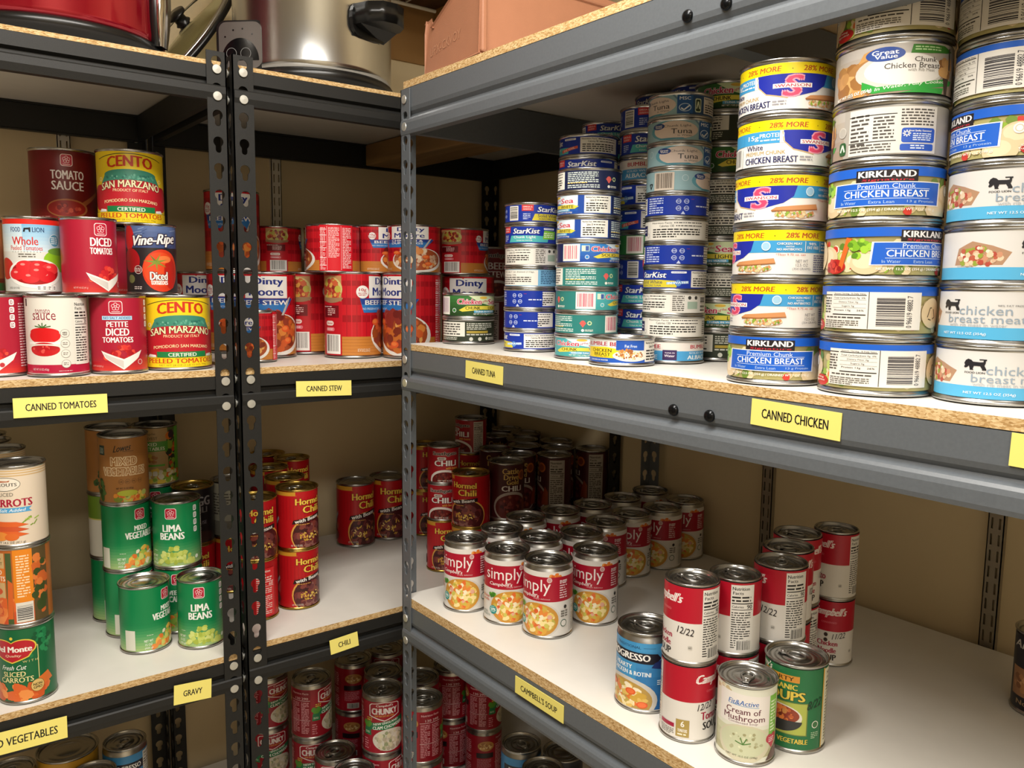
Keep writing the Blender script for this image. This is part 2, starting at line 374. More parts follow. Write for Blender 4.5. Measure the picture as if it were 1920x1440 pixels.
def cooker_handle(t, ang, R, zc, w=.074, out=.062, name='handle'):
    b = MB(); pts = []
    # mounting plate
    N = 24
    loop = [((w*.5*(abs(math.cos(q))**.6)*(1 if math.cos(q) > 0 else -1)), .030*(abs(math.sin(q))**.7)*(1 if math.sin(q) > 0 else -1)) for q in [2*PI*i/N for i in range(N)]]
    for d in (0, .008): pts += [(R-.003+d, p, zc+q) for p, q in loop]
    b.add(pts, [(i, (i+1) % N, N+(i+1) % N, N+i) for i in range(N)]+[tuple(range(N, 2*N))], 0, False)
    # loop grip: a thick band that leaves the plate and returns, with a floor under it
    P = [(R+.003, -w*.46), (R+out*.55, -w*.44), (R+out*.88, -w*.28), (R+out, 0), (R+out*.88, w*.28), (R+out*.55, w*.44), (R+.003, w*.46)]
    Q = []
    for i in range(len(P)-1):
        for k in range(4): f = k/4; Q.append((P[i][0]*(1-f)+P[i+1][0]*f, P[i][1]*(1-f)+P[i+1][1]*f))
    Q.append(P[-1]); n = len(Q); vs = []
    for (x, y) in Q:
        nx, ny = (x-R-.01), y*.9; l = math.hypot(nx, ny) or 1; nx, ny = nx/l*.010, ny/l*.010
        vs += [(x, y, zc+.022), (x-nx, y-ny, zc+.020), (x-nx, y-ny, zc-.006), (x, y, zc-.012)]
    fs = []
    for i in range(n-1):
        for k in range(4): fs.append((i*4+k, i*4+(k+1) % 4, (i+1)*4+(k+1) % 4, (i+1)*4+k))
    b.add(vs, fs, 0, True)
    b.add([(R, -w*.40, zc-.028), (R, w*.40, zc-.028)]+[(x, y, zc-.012) for x, y in Q], [tuple([0]+list(range(2, 2+n))+[1])], 0)
    ca, sa = math.cos(ang), math.sin(ang)
    b.v = [(x*ca-y*sa, x*sa+y*ca, z) for x, y, z in b.v]
    return b.obj(name, BLK, t)
cooker_handle(t, math.radians(42), .1455, .128, w=.092, out=.068)
# control panel on a black housing
a0_, a1_ = math.radians(-53), math.radians(-20)
def rot(b): b.v = [(.150*math.cos(a0_)+(x-.15)*math.cos(a1_)-y*math.sin(a1_), .150*math.sin(a0_)+(x-.15)*math.sin(a1_)+y*math.cos(a1_), z) for x, y, z in b.v]
def panel_loop(w, h, r=.016):
    L = []
    for (sx, sy, a0) in ((1, -1, -PI/2), (1, 1, 0), (-1, 1, PI/2), (-1, -1, PI)):
        for k in range(5):
            a = a0+PI/2*k/4; L.append((sx*(w/2-r)+r*math.cos(a), sy*(h/2-r)+r*math.sin(a)))
    return L
b = MB(); L = panel_loop(.088, .086); b.add([(.10, p, .075+q) for p, q in L]+[(.162, p, .075+q) for p, q in L], [(i, (i+1) % 20, 20+(i+1) % 20, 20+i) for i in range(20)]+[tuple(range(20, 40))]); rot(b)
hs = b.obj('control_housing', BLK, t)
b = MB(); L = panel_loop(.078, .078, .014); b.add([(.1622, p, .076+q) for p, q in L]+[(.1635, p, .076+q) for p, q in L], [(i, (i+1) % 20, 20+(i+1) % 20, 20+i) for i in range(20)]+[tuple(range(20, 40))]); rot(b)
cp = b.obj('control_panel', mat('panel_grey', '6f6a66', .35, .5), hs)
b = MB(); pts = [(.1638, .034*math.cos(q), .050+.038*math.sin(q)) for q in [PI*i/20 for i in range(21)]]; b.add(pts, [tuple(range(21))])
for p in (-.016, .010):
    for i in range(20):
        a0, a1 = 2*PI*i/20, 2*PI*(i+1)/20
        b.add([(.1641, p+.0095*math.cos(a0), .062+.0095*math.sin(a0)), (.1641, p+.0095*math.cos(a1), .062+.0095*math.sin(a1)), (.1641, p+.0088*math.cos(a1), .062+.0088*math.sin(a1)), (.1641, p+.0088*math.cos(a0), .062+.0088*math.sin(a0))], [(0, 1, 2, 3)], 1)
for q, (p, z) in enumerate(((-.027, .090), (-.012, .101), (.005, .103), (.022, .094))):
    b.add([(.1641, p+.0016*math.cos(2*PI*i/8), z+.0016*math.sin(2*PI*i/8)) for i in range(8)], [tuple(range(8))])
rot(b); b.obj('buttons', [mat('panel_black', '0c0c0e', .15), mat('panel_line', '8e8e8e', .4)], cp)
b = MB(); b.tube([(.147, -.030, .262), (.151, -.029, .22), (.151, -.026, .196), (.151, -.021, .190), (.151, -.016, .196), (.151, -.012, .22), (.147, -.011, .262)], .0016, 6); b.obj('wire_clip', mat('wire_white', 'd9d4c8', .3, .5), t)
# red cooker
cx, cy = -.452, .335
t = thing('slow_cooker', 'glossy red slow cooker with black base ring, cropped at upper left', 'slow cooker', (cx, cy, zt_+.0008), facing(cx, cy))
RED = mat('red_enamel', '9e0a22', .12, .55, .6, coat=.6)
b = MB(); b.lathe([(.150, .034), (.1585, .036), (.160, .045), (.162, .20), (.166, .21)], 96); b.obj('body', RED, t)
b = MB(); b.lathe([(.06, .012), (.140, .010), (.144, .003), (.149, .003), (.150, .014), (.159, .018), (.1625, .024), (.1625, .031), (.159, .0355), (.150, .036)], 96)
for a in (.5, 2.1, 3.7, 5.2): b.lathe([(.012, 0), (.014, .002), (.013, .013)], 16, cx=.122*math.cos(a), cy=.122*math.sin(a), flat=('cap0',))
b.obj('base', BLK, t)
b = MB(); b.lathe([(.15, .205), (.166, .215), (.12, .24), (.00001, .25)], 64); b.obj('lid', mat('smoked_lid', '2a2a28', .1), t)
b = MB(); a = math.radians(62)
for k, (r0, r1) in enumerate(((.158, .170), (.170, .1725))):
    vs = []
    for i in range(13):
        z = .03+.19*i/12; q = .022*math.sin(PI*min(1, (i+3)/13))
        vs += [(r0, -q, z), (r1 + .006*math.sin(PI*i/12), -q*.7, z), (r1+.006*math.sin(PI*i/12), q*.7, z), (r0, q, z)]
    b.add(vs, [(i*4+j, i*4+(j+1) % 4, i*4+4+(j+1) % 4, i*4+4+j) for i in range(12) for j in range(4)], k, True)
b.v = [(x*math.cos(a)-y*math.sin(a), x*math.sin(a)+y*math.cos(a), z) for x, y, z in b.v]
b.obj('handle', [BLK, mat('trim_chrome', 'cfcac2', .15, 1)], t)
# oval glass lid leaning between the cookers
t = thing('glass_lid', 'oval glass lid with steel rim leaning between the two slow cookers', 'pot lid')
foot = Vector((-.2908, .523, 1.832)); c_, s_ = .4797, .8774
Lx = (r2*c_+u2*s_+fw*.28).normalized(); Dy = (fw*.217+(r2*-s_+u2*c_)*.273).normalized(); Dy = (Dy-Lx*Dy.dot(Lx)).normalized(); Nz = Lx.cross(Dy)
mw = Matrix((Lx, Dy, Nz)).transposed().to_4x4(); mw.translation = foot+Lx*.1535; t.matrix_world = mw
GL = bpy.data.materials.new('lid_glass'); GL.use_nodes = True; g = GL.node_tree.nodes['Principled BSDF']
g.inputs['Transmission Weight'].default_value = 1; g.inputs['Roughness'].default_value = .03; g.inputs['Base Color'].default_value = lin('dfe4cf'); g.inputs['IOR'].default_value = 1.1
SYL = .494
LS = 1.044
b = MB(); b.lathe([(.00001, .014), (.05, .012), (.10, .007), (.131, 0), (.131, -.003), (.10, .004), (.05, .009), (.00001, .011)], 64, sy=SYL); b.v = [(q[0]*LS, q[1]*LS, q[2]) for q in b.v]; b.obj('glass', GL, t)
b = MB(); b.lathe([(.130, .003), (.140, .003), (.1425, 0), (.1425, -.009), (.139, -.010), (.130, -.004), (.130, .003)], 72, sy=SYL); b.v = [(q[0]*LS, q[1]*LS, q[2]) for q in b.v]; b.obj('rim', CHROME, t)
b = MB(); b.lathe([(.1425, -.004), (.147, -.006), (.147, -.013), (.136, -.014), (.136, -.010), (.1425, -.004)], 72, sy=SYL); b.v = [(q[0]*LS, q[1]*LS, q[2]) for q in b.v]; b.obj('gasket', BLK, t)
b = MB(); b.lathe([(.016, .013), (.012, .018), (.012, .026), (.020, .030), (.020, .035), (.00001, .038)], 24, cx=.02); b.obj('knob', BLK, t)
# peach tote on the grey unit
PEACH = mat('peach_plastic', 'a06d52', .45, noise=.03, nscale=30, bump=.3, bscale=700)
t = thing('storage_tote', 'peach plastic tote on top of the grey shelving unit', 'storage bin', (0, 0, 1.8128))
prof = [(-.030, .002), (-.0325, .060), (-.036, .0745), (-.046, .0765), (-.052, .068), (-.160, .128), (-.176, .130), (-.182, .120), (-.178, .002)]
b = MB(); b.prism(prof, 'x', .006, .50); b.obj('tub', PEACH, t, bevel=.004)
b = MB(); b.box(.004, .502, -.1855, -.172, .112, .124); b.box(.004, .014, -.184, -.176, 0.004, .112); b.obj('rim', PEACH, t, bevel=.003)
g, asp = glyphs('UPX-CKVOY', .01); b = MB()
for p in g:
    n = len(p); o = [(.0054, -.043-(q[0]+.5)*.085, .030+q[1]*.014+(q[0]+.5)*.012) for q in p]
    b.add(o, [tuple(range(n))])
b.obj('embossed_mark', mat('peach_ridge', 'b17e61', .4), t)
# old timber rail on the back wall, resting on brackets
t = thing('timber_rail', 'short brown timber rail under the boards in the back corner', 'timber', (0, 0, 0))
b = MB(); b.box(.236, .345, .1492, .6157, 1.7635, 1.8115); b.obj('rail', wood('brown_timber', '8a6a42', 'b48f5e', 30, 3, 30), t, bevel=.003)
# wooden wall shelf and wire rack above the corner
DKW = wood('dark_timber', '3a2415', '5b3a22', 20, 3, 20); TNW = wood('tan_panel', '8a6335', '9d7644', 6, 6, 2)
b = MB(); b.box(.30, XR, YB-.006, YB, 2.03, 2.518); o = b.obj('trim_1', TNW); o['kind'] = 'structure'
t = thing('wall_shelf', 'dark wooden wall shelf high in the back corner', 'shelf', (0, 0, 0))
b = MB(); b.box(.12, .447, .10, YB-.008, 2.166, 2.184); b.obj('shelf_board', DKW, t)
b = MB(); b.box(.447, .465, .10, YB-.008, 2.140, 2.184); b.obj('fascia', wood('fascia_timber', 'a0733a', 'b98d50', 30, 3, 30), t)
t = thing('wire_rack', 'white coated wire rack under the high wooden shelf', 'wire shelf', (0, 0, 0))
b = MB(); WR = mat('white_wire', 'dcd8d0', .4)
for k in range(9): b.tube([(.16+.022*k, .25, 2.150), (.16+.022*k, .60, 2.150)], .0022, 8)
b.obj('wires', WR, t)
for y, x in ((.25, .385), (.60, .42)):
    b = MB(); b.tube([(.12, y, 2.146), (x, y, 2.146)], .0042, 10); b.obj('crossbar', WR, t)
# ------------------------------------------------------------------ printed can labels, built as thin ink layers wrapped on a 96-sided cylinder
G = 3.75
def clipx(poly, x, keep_left):
    out = []; n = len(poly)
    for i in range(n):
        a, b = poly[i], poly[(i+1) % n]
        ia = a[0] <= x+1e-9 if keep_left else a[0] >= x-1e-9
        ib = b[0] <= x+1e-9 if keep_left else b[0] >= x-1e-9
        if ia: out.append(a)
        if ia != ib:
            f = (x-a[0])/(b[0]-a[0]); out.append((x, a[1]+f*(b[1]-a[1])))
    return out
class Lab:
    """u in degrees (0 = middle of the front panel, + to the right), v in 0..1 of the can height"""
    def __init__(s, R, H, seed=1):
        s.R = R; s.H = H; s.V = []; s.N = []; s.F = []; s.M = []; s.mats = []; s.mi = {}; s.lay = 0; s.v0 = .02; s.v1 = .98; s.rnd = random.Random(seed)
    def step(s, k=1): s.lay += k
    def poly(s, pts, col):
        if len(pts) < 3: return
        if min(p[1] for p in pts) < s.v0 or max(p[1] for p in pts) > s.v1:
            q = clipx([(p[1], p[0]) for p in pts], s.v0, False); q = clipx(q, s.v1, True) if len(q) > 2 else q
            pts = [(p[1], p[0]) for p in q]
            if len(pts) < 3: return
        if sum(p[0]*q[1]-q[0]*p[1] for p, q in zip(pts, pts[1:]+pts[:1])) < 0: pts = pts[::-1]
        if col not in s.mi: s.mi[col] = len(s.mats); s.mats.append(paper(col))
        u0 = min(p[0] for p in pts); u1 = max(p[0] for p in pts)
        k0 = math.floor(u0/G+1e-6); k1 = math.ceil(u1/G-1e-6)
        rad = s.R-.0003+s.lay*1.1e-5
        for k in range(k0, max(k1, k0+1)):
            q = pts
            if u0 < k*G-1e-9: q = clipx(q, k*G, False)
            if u1 > (k+1)*G+1e-9: q = clipx(q, (k+1)*G, True)
            if len(q) < 3: continue
            a0 = math.radians(k*G); a1 = math.radians((k+1)*G); base = len(s.V)
            for (u, v) in q:
                f = u/G-k; x = math.cos(a0)*(1-f)+math.cos(a1)*f; y = math.sin(a0)*(1-f)+math.sin(a1)*f
                s.V.append((x*rad, y*rad, v*s.H)); th = math.radians(u); s.N.append((math.cos(th), math.sin(th), 0))
            s.F.append(list(range(base, base+len(q)))); s.M.append(s.mi[col])
    def r(s, u0, u1, v0, v1, c): s.step(); s.poly([(u0, v0), (u1, v0), (u1, v1), (u0, v1)], c)
    def bg(s, c, v0=.035, v1=.965): s.v0 = v0; s.v1 = v1; s.r(-180, 180, v0, v1, c)
    def grad(s, v0, v1, c0, c1, n=8, u0=-180, u1=180):
        s.step()
        a = [int(c0[i:i+2], 16) for i in (0, 2, 4)]; b = [int(c1[i:i+2], 16) for i in (0, 2, 4)]
        for i in range(n):
            f = (i+.5)/n; c = '%02x%02x%02x' % tuple(int(x+(y-x)*f) for x, y in zip(a, b))
            s.poly([(u0, v0+(v1-v0)*i/n), (u1, v0+(v1-v0)*i/n), (u1, v0+(v1-v0)*(i+1)/n), (u0, v0+(v1-v0)*(i+1)/n)], c)
    def p(s, pts, c):
        s.step()
        for t in tessellate_polygon([[Vector((x, y*100, 0)) for x, y in pts]]): s.poly([pts[i] for i in t], c)
    def du(s, hf): return math.degrees(hf*s.H/s.R)      # height fraction -> degrees
    def e(s, u, v, ru, rv, c, n=28, a0=0, a1=2*PI): s.step(); s.poly([(u+ru*math.cos(a0+(a1-a0)*i/n), v+rv*math.sin(a0+(a1-a0)*i/n)) for i in range(n+(1 if a1-a0 < 6.2 else 0))], c)
    def c(s, u, v, rf, c, n=20): s.e(u, v, s.du(rf), rf, c, n)
    def ring(s, u, v, rf, c, bgc, w=.14): s.c(u, v, rf, c); s.c(u, v, rf*(1-w), bgc)
    def rr(s, u0, u1, v0, v1, c, rf=.03):
        s.step(); ru = min(s.du(rf), (u1-u0)/2); rv = min(rf, (v1-v0)/2); pts = []
        for cu, cv, a in ((u1-ru, v0+rv, -PI/2), (u1-ru, v1-rv, 0), (u0+ru, v1-rv, PI/2), (u0+ru, v0+rv, PI)):
            for k in range(5): pts.append((cu+ru*math.cos(a+PI/2*k/4), cv+rv*math.sin(a+PI/2*k/4)))
        s.poly(pts, c)
    def t(s, txt, u, v, w, h, c, b=0, sl=0, arc=0, tilt=0, out=None, vert=False):
        """text w degrees wide, h of the can height; b bold, sl slant, arc droop at the ends, tilt rise, out outline colour"""
        if out:
            d = .055
            for ox, oy in ((-d, -d), (d, -d), (-d, d), (d, d)): s.lay -= .7; s.t(txt, u+ox*s.du(h), v+oy*h, w, h, out, b, sl, arc, tilt)
        s.step(); g, asp = glyphs(txt); k = b*1.1*s.du(h) if not vert else 0
        for o in ((-k, k) if b else (0,)):
            s.lay += .15
            for q in g:
                pts = []
                for x, y in q:
                    if vert: pts.append((u-y*w, v+x*h)); continue
                    xx = x+sl*y*h*s.H/(math.radians(w)*s.R); pts.append((u+o+xx*(w-2*k), v+y*h-arc*4*x*x+tilt*x))
                s.poly(pts, c)
    def l(s, pts, wf, c):
        s.step(); k = s.du(1)
        for (a, b) in zip(pts, pts[1:]):
            dx, dy = (b[0]-a[0])/k, b[1]-a[1]; L = math.hypot(dx, dy) or 1; nx, ny = -dy/L*wf/2, dx/L*wf/2
            s.poly([(a[0]+nx*k, a[1]+ny), (a[0]-nx*k, a[1]-ny), (b[0]-nx*k, b[1]-ny), (b[0]+nx*k, b[1]+ny)], c)
    def f(s, u0, u1, v0, v1, rows, c, fill=.9, th=.5):
        """small print: rows of word-long dashes"""
        s.step(); h = (v1-v0)/rows
        for i in range(rows):
            v = v1-h*(i+.5); u = u0; end = u0+(u1-u0)*(fill if i % 4 != 3 else s.rnd.uniform(.4, .95))
            while u < end:
                w = s.du(h)*s.rnd.uniform(.7, 2.6)
                s.poly([(u, v-h*th/2), (min(u+w, end), v-h*th/2), (min(u+w, end), v+h*th/2), (u, v+h*th/2)], c); u += w+s.du(h)*.38
    def bar(s, u0, u1, v0, v1, c, bgc=None, vert=True, n=22):
        if bgc: du = (u1-u0)*.08; dv = (v1-v0)*.06; s.r(u0-du, u1+du, v0-dv*2.2, v1+dv, bgc)
        s.step(); x = 0; ws = [s.rnd.choice((1, 1, 2, 3)) for _ in range(2*n)]; T = sum(ws)
        for i, w in enumerate(ws):
            if i % 2 == 0:
                a, b = x/T, (x+w)/T
                if vert: s.poly([(u0+(u1-u0)*a, v0), (u0+(u1-u0)*b, v0), (u0+(u1-u0)*b, v1), (u0+(u1-u0)*a, v1)], c)
                else: s.poly([(u0, v0+(v1-v0)*a), (u1, v0+(v1-v0)*a), (u1, v0+(v1-v0)*b), (u0, v0+(v1-v0)*b)], c)
            x += w
    def bl(s, u, v, ru, rv, cols, n, sz, asp=1.0, shape=None):
        """printed food: overlapping blobs inside an ellipse"""
        for i in range(n):
            q = s.rnd.uniform(0, 2*PI); d = math.sqrt(s.rnd.random()); s.lay += .35
            cu, cv = u+ru*d*math.cos(q), v+rv*d*math.sin(q)
            if shape == 'up': cv = v-rv+2*rv*s.rnd.random()*(1-((cu-u)/ru)**2)
            z = sz*s.rnd.uniform(.6, 1.2); ro = s.rnd.uniform(0, PI); m = 8; k = s.du(1)
            pts = []
            for j in range(m):
                a = 2*PI*j/m; x = z*math.cos(a)*asp*s.rnd.uniform(.85, 1.12); y = z*math.sin(a)*s.rnd.uniform(.85, 1.12)
                pts.append((cu+k*(x*math.cos(ro)-y*math.sin(ro)), cv+x*math.sin(ro)+y*math.cos(ro)))
            s.poly(pts, s.rnd.choice(cols))
    def nf(s, u0, u1, v0, v1, bgc='e6e3da', fg='24221f', cal='60', wide=False, rows=None):
        if bgc: s.r(u0, u1, v0, v1, bgc)
        W, H = u1-u0, v1-v0; e = W*.05
        if wide:
            s.t('Nutrition Facts', u0+W*.21, v1-H*.10, W*.36, H*.10, fg, .03)
            s.f(u0+W*.42, u1-e, v1-H*.15, v1-H*.05, 1, fg)
            s.t('Calories '+cal, u0+W*.30, v1-H*.27, W*.24, H*.13, fg, .02)
            s.f(u0+W*.45, u1-e, v1-H*.32, v1-H*.22, 1, fg); s.f(u0+e, u1-e, v0+H*.05, v1-H*.40, rows or 4, fg)
        else:
            s.t('Nutrition', u0+W*.42, v1-H*.055, W*.72, H*.05, fg, .03); s.t('Facts', u0+W*.30, v1-H*.12, W*.44, H*.045, fg, .03)
            s.f(u0+e, u1-e, v1-H*.26, v1-H*.16, 2, fg); s.r(u0+e, u1-e, v1-H*.285, v1-H*.27, fg)
            s.t('Calories', u0+W*.30, v1-H*.325, W*.48, H*.035, fg, .02); s.t(cal, u0+W*.80, v1-H*.325, W*.24, H*.06, fg, .03)
            s.r(u0+e, u1-e, v1-H*.375, v1-H*.365, fg); s.f(u0+e, u1-e, v0+H*.04, v1-H*.40, rows or 14, fg, th=.42)
    def done(s, name):
        me = bpy.data.meshes.new(name); me.from_pydata(s.V, [], s.F)
        for m in s.mats: me.materials.append(m)
        me.polygons.foreach_set('material_index', s.M); me.polygons.foreach_set('use_smooth', [True]*len(s.F))
        me.update(); me.normals_split_custom_set_from_vertices(s.N); return me
W_, K_, DK = 'eeebe4', '1c1b1a', '2a2624'
TOM = ['c3212a', 'd6352f', 'b5161f', 'e04a3a', 'a81420']; CHI = ['5d1f22', '6e2a2a', '4a1719', '7d3a32', '8a4a3a', '3d1416']
NOOD = ['e8c766', 'f0dc9a', 'd9a23c', 'e2873a', 'c9b04a', 'f1e6c4', 'dd6a2c', 'b9b14c']; STEW = ['9c4a22', 'c06a2a', 'd5823a', '7a2d1c', 'd9a05a', '8f3a26', 'c85a2a']
def htlogo(b, u, v, s):
    k = b.du(s); b.rr(u-k, u+k, v-s, v+s, 'f0d8d8', s*.4); b.rr(u-k*.9, u+k*.9, v-s*.9, v+s*.9, 'b51f38', s*.36)
    for i in range(5):
        a = PI/2+i*2*PI/5; b.c(u+k*.38*math.cos(a), v+.1*s+s*.36*math.sin(a), s*.27, 'f0d8d8', 10); b.c(u+k*.38*math.cos(a), v+.1*s+s*.36*math.sin(a), s*.20, 'b51f38', 10)
    b.r(u-k*.6, u+k*.6, v-s*.74, v-s*.64, 'f0d8d8')
def icons(b, u, v0, v1, n=4, fg='8a2030', w=.032, c='f2eeee'):
    h = (v1-v0)/n; k = b.du(w)
    for i in range(n):
        v = v1-h*(i+.5); b.rr(u-k, u+k, v-h*.4, v+h*.4, c, .02); b.f(u-k*.7, u+k*.7, v-h*.28, v+h*.28, 3, fg)
def bowl(b, u, v, w, h, food, n=45, z=.035, c='ece8e2'):
    b.bl(u, v+h*.26, w*.40, h*.26, food, n, z, shape='up')
    b.p([(u-w/2, v+h*.30), (u-w*.40, v+h*.02), (u+w*.02, v-h*.42), (u+w*.40, v+h*.02), (u+w/2, v+h*.30), (u+w*.03, v-h*.02)], c)
    b.p([(u-w*.44, v+h*.20), (u-w*.38, v+h*.03), (u+w*.02, v-h*.36), (u+w*.02, v-h*.08)], 'cfc9c2')
def httom(b, lines, blue=None, du=0):
    b.bg('a81a33'); b.grad(.035, .22, 'cf3a30', 'a81a33', 6); htlogo(b, -4, .845, .082)
    v = .74
    if blue: b.r(-33, 29, .685, .735, 'a9d2ea'); b.t(blue, -2, .71, 56, .030, '1d3f78', .02); v = .665
    for (s, w, h) in lines: b.t(s, -2, v-h/2, w, h, 'f4efec', .035); v -= h+.018
    bowl(b, 6+du, .19, 88, .34, TOM); icons(b, 70, .58, .95); b.c(45, .14, .035, 'e8c9c4'); b.c(45, .14, .028, 'b5303a'); b.t('NET WT 14.5 OZ (411 g)', -50, .09, 30, .03, 'eec4bd')
    b.f(85, 130, .1, .9, 24, 'e3b8bd'); b.r(140, 175, .1, .5, W_); b.bar(143, 172, .14, .47, K_)
DES = {}
def D(name): return lambda fn: DES.__setitem__(name, fn)
@D('ready')
def _(b): httom(b, [('CHILI READY', 76, .07), ('DICED', 58, .11), ('TOMATOES', 76, .075)], du=26)
@D('petite')
def _(b): httom(b, [('PETITE', 44, .068), ('DICED', 48, .095), ('TOMATOES', 64, .07)], 'NO SALT ADDED')
@D('dicedht')
def _(b): httom(b, [('DICED', 50, .11), ('TOMATOES', 52, .085)])
@D('plain')
def _(b): b.bg('a81a33'); b.f(-60, 60, .2, .8, 12, 'e3b8bd')
@D('organic')
def _(b): b.bg('b0703a'); b.r(-180, 180, .035, .14, '2f7a3c'); b.r(-180, 180, .14, .2, '7a3a1c')
@D('flsauce')
def _(b):
    b.bg('e2ded4'); b.r(-180, 180, .04, .145, 'b3173c'); b.t('tomato', -26, .80, 30, .06, '8d2a3a'); b.t('sauce', -24, .735, 46, .085, '8d2a3a')
    b.p([(-70, .86), (-64, .86), (-64, .95), (-70, .95)], K_); b.e(-26, .50, 32, .095, 'd3171c'); b.e(-26, .545, 30, .055, 'd3171c'); b.r(-60, 8, .395, .425, 'f3f1ec')
    b.e(-26, .335, 30, .085, 'c41a20'); b.r(-58, 6, .36, .40, 'e2ded4'); b.e(-26, .355, 29, .03, 'b01820'); b.bl(-26, .34, 22, .035, ['e0524a', 'b5161f'], 14, .02)
    for k in (-16, -8, 0, 8, 16): b.l([(-27, .60), (-27+k, .62+.01*(16-abs(k))/4)], .012, '3c6a2c')
    b.c(-20, .63, .006, '3c6a2c')
    for i in range(4): b.ring(14, .53-.125*i, .052, '9c9890', 'e2ded4', .1); b.f(9, 19, .51-.125*i, .55-.125*i, 2, '77726a')
    b.t('NON', 14, .54, 6, .022, '4a4640'); b.t('GMO', 14, .51, 6, .022, '4a4640'); b.t('NET WT 15 OZ (425g)', -35, .085, 34, .034, 'f0d5d8'); b.f(0, 28, .06, .075, 1, 'e8c0c6')
    b.nf(33, 72, .14, .93, 'e8e5dc', K_, '20')
@D('sauceht')
def _(b):
    b.bg('6f1418'); b.grad(.035, .25, '9a2a22', '6f1418', 5); htlogo(b, 1, .845, .078); b.t('TOMATO', 2, .655, 58, .115, 'efe8e6', .03); b.t('SAUCE', 2, .515, 56, .115, 'efe8e6', .03)
    b.p([(22, .29), (66, .48), (66, .43), (26, .235)], 'a05a34'); b.e(0, .22, 36, .125, 'b06a3c'); b.e(-1, .22, 33, .105, '9a1f1c'); b.bl(-2, .22, 24, .06, ['b53a2c', '84161a', 'c4503a'], 26, .03); b.f(-58, -26, .06, .12, 2, 'c98a84'); b.r(60, 80, .05, .12, W_)
@D('cento')
def _(b):
    Y = 'f0cf22'; b.bg(Y); b.l([(-62+4*i, .865+.075*(1-((-62+4*i)/62)**2)) for i in range(32)], .010, '3a3a20')
    b.p([(-46+92*i/14, .70-.03*abs(i-7)/7+.0) for i in range(15)]+[(58-116*i/14, .52) for i in range(15)], '3f8873'); b.e(0, .66, 48, .075, '3f8873'); b.bl(0, .63, 44, .035, ['2f6f62', '56a08a', '78b49c'], 40, .016)
    for k in (-1, 1): b.e(k*62, .36, 26, .17, 'b5202a'); b.e(k*34, .37, 36, .20, 'bf2230')
    b.r(-60, 60, .20, .52, 'b8212c'); b.e(0, .52, 58, .075, 'b8212c')
    for k in (-1, 1): b.c(k*58, .60, .03, 'f2e3a0'); b.c(k*58, .60, .017, Y)
    b.t('CENTO', 0, .845, 82, .145, 'c8331c', .05, arc=.035); b.t('SAN MARZANO', 0, .545, 112, .095, 'f3e6b6', .03, arc=.05, out='5a1a1a'); b.t('PRODUCT OF ITALY', 0, .455, 62, .036, 'f1d9a8', .01)
    b.t('POMODORO SAN MARZANO', 0, .325, 100, .042, 'f1dca8', .02, arc=.028); b.p([(-60, .21), (-46, .20), (-46, .145), (-66, .16)], W_); b.p([(60, .21), (46, .20), (46, .145), (66, .16)], W_)
    b.r(-44, 44, .165, .245, '1f7d45'); b.t('CERTIFIED', 0, .205, 48, .05, 'f0efe2', .03); b.r(-180, 180, .035, .165, Y); b.r(-180, 180, .165, .17, '5a4a18')
    b.t('PEELED TOMATOES', 0, .122, 124, .066, 'c23a18', .04); b.t('NET WT 28 OZ (1 LB 12 OZ) 794g', 2, .06, 84, .03, '7a6a1a')
    b.nf(95, 150, .1, .9, 'f4e7a0', K_, '25')
@D('whole')
def _(b):
    b.bg('d9d8d2'); b.grad(.55, .92, 'cfe0e8', '78b4dc', 8, -20, 120); b.grad(.55, .92, 'e6ebe8', 'b4d2e6', 8, -120, -20); b.r(-180, 180, .90, .965, 'd5261d'); b.r(-180, 180, .03, .04, 'bdbab4')
    b.e(75, .45, 55, .16, '8cc02a'); b.e(60, .56, 30, .05, '6c9a3a'); b.t('FOOD', -34, .83, 22, .062, '22406c', .02); b.t('LION', 12, .83, 24, .062, '22406c', .02); b.p([(-18, .80), (-16, .85), (-8, .855), (-3, .86), (-3, .80), (-6, .80), (-7, .83), (-13, .83), (-14, .80)], '1c1c20')
    b.t('Whole', -16, .685, 54, .105, 'c8322e', .02); b.t('Peeled Tomatoes', -14, .595, 66, .06, 'c8322e', .01); b.t('. . . . . . . . . .', -14, .545, 58, .012, '555048'); b.f(-30, 8, .47, .53, 2, '6a655c')
    b.ring(48, .70, .085, 'cfe0e8', '5a96b4', .1); b.f(38, 58, .65, .75, 4, 'd8e8ee'); b.e(-66, .33, 24, .14, 'c22a24'); b.e(2, .27, 58, .19, 'efece6'); b.e(2, .28, 51, .155, 'a8181c')
    for (u, v) in ((-34, .26), (-18, .36), (10, .36), (34, .33), (-8, .22), (26, .23), (8, .29)): b.e(u, v, 19, .075, b.rnd.choice(['de2a30', 'e8383a', 'd01f28'])); b.e(u-4, v+.025, 5, .015, 'f08a84')
    for i in range(4): u = 8+11*i; b.rr(u-4.4, u+4.4, .05, .115, 'f2f0ea', .015); b.f(u-3, u+3, .06, .105, 2, '44403a')
    b.t('28 OZ (1 LB 12 OZ)', -44, .08, 26, .03, '4a4640'); b.nf(95, 150, .1, .88, 'efece4', K_, '25')
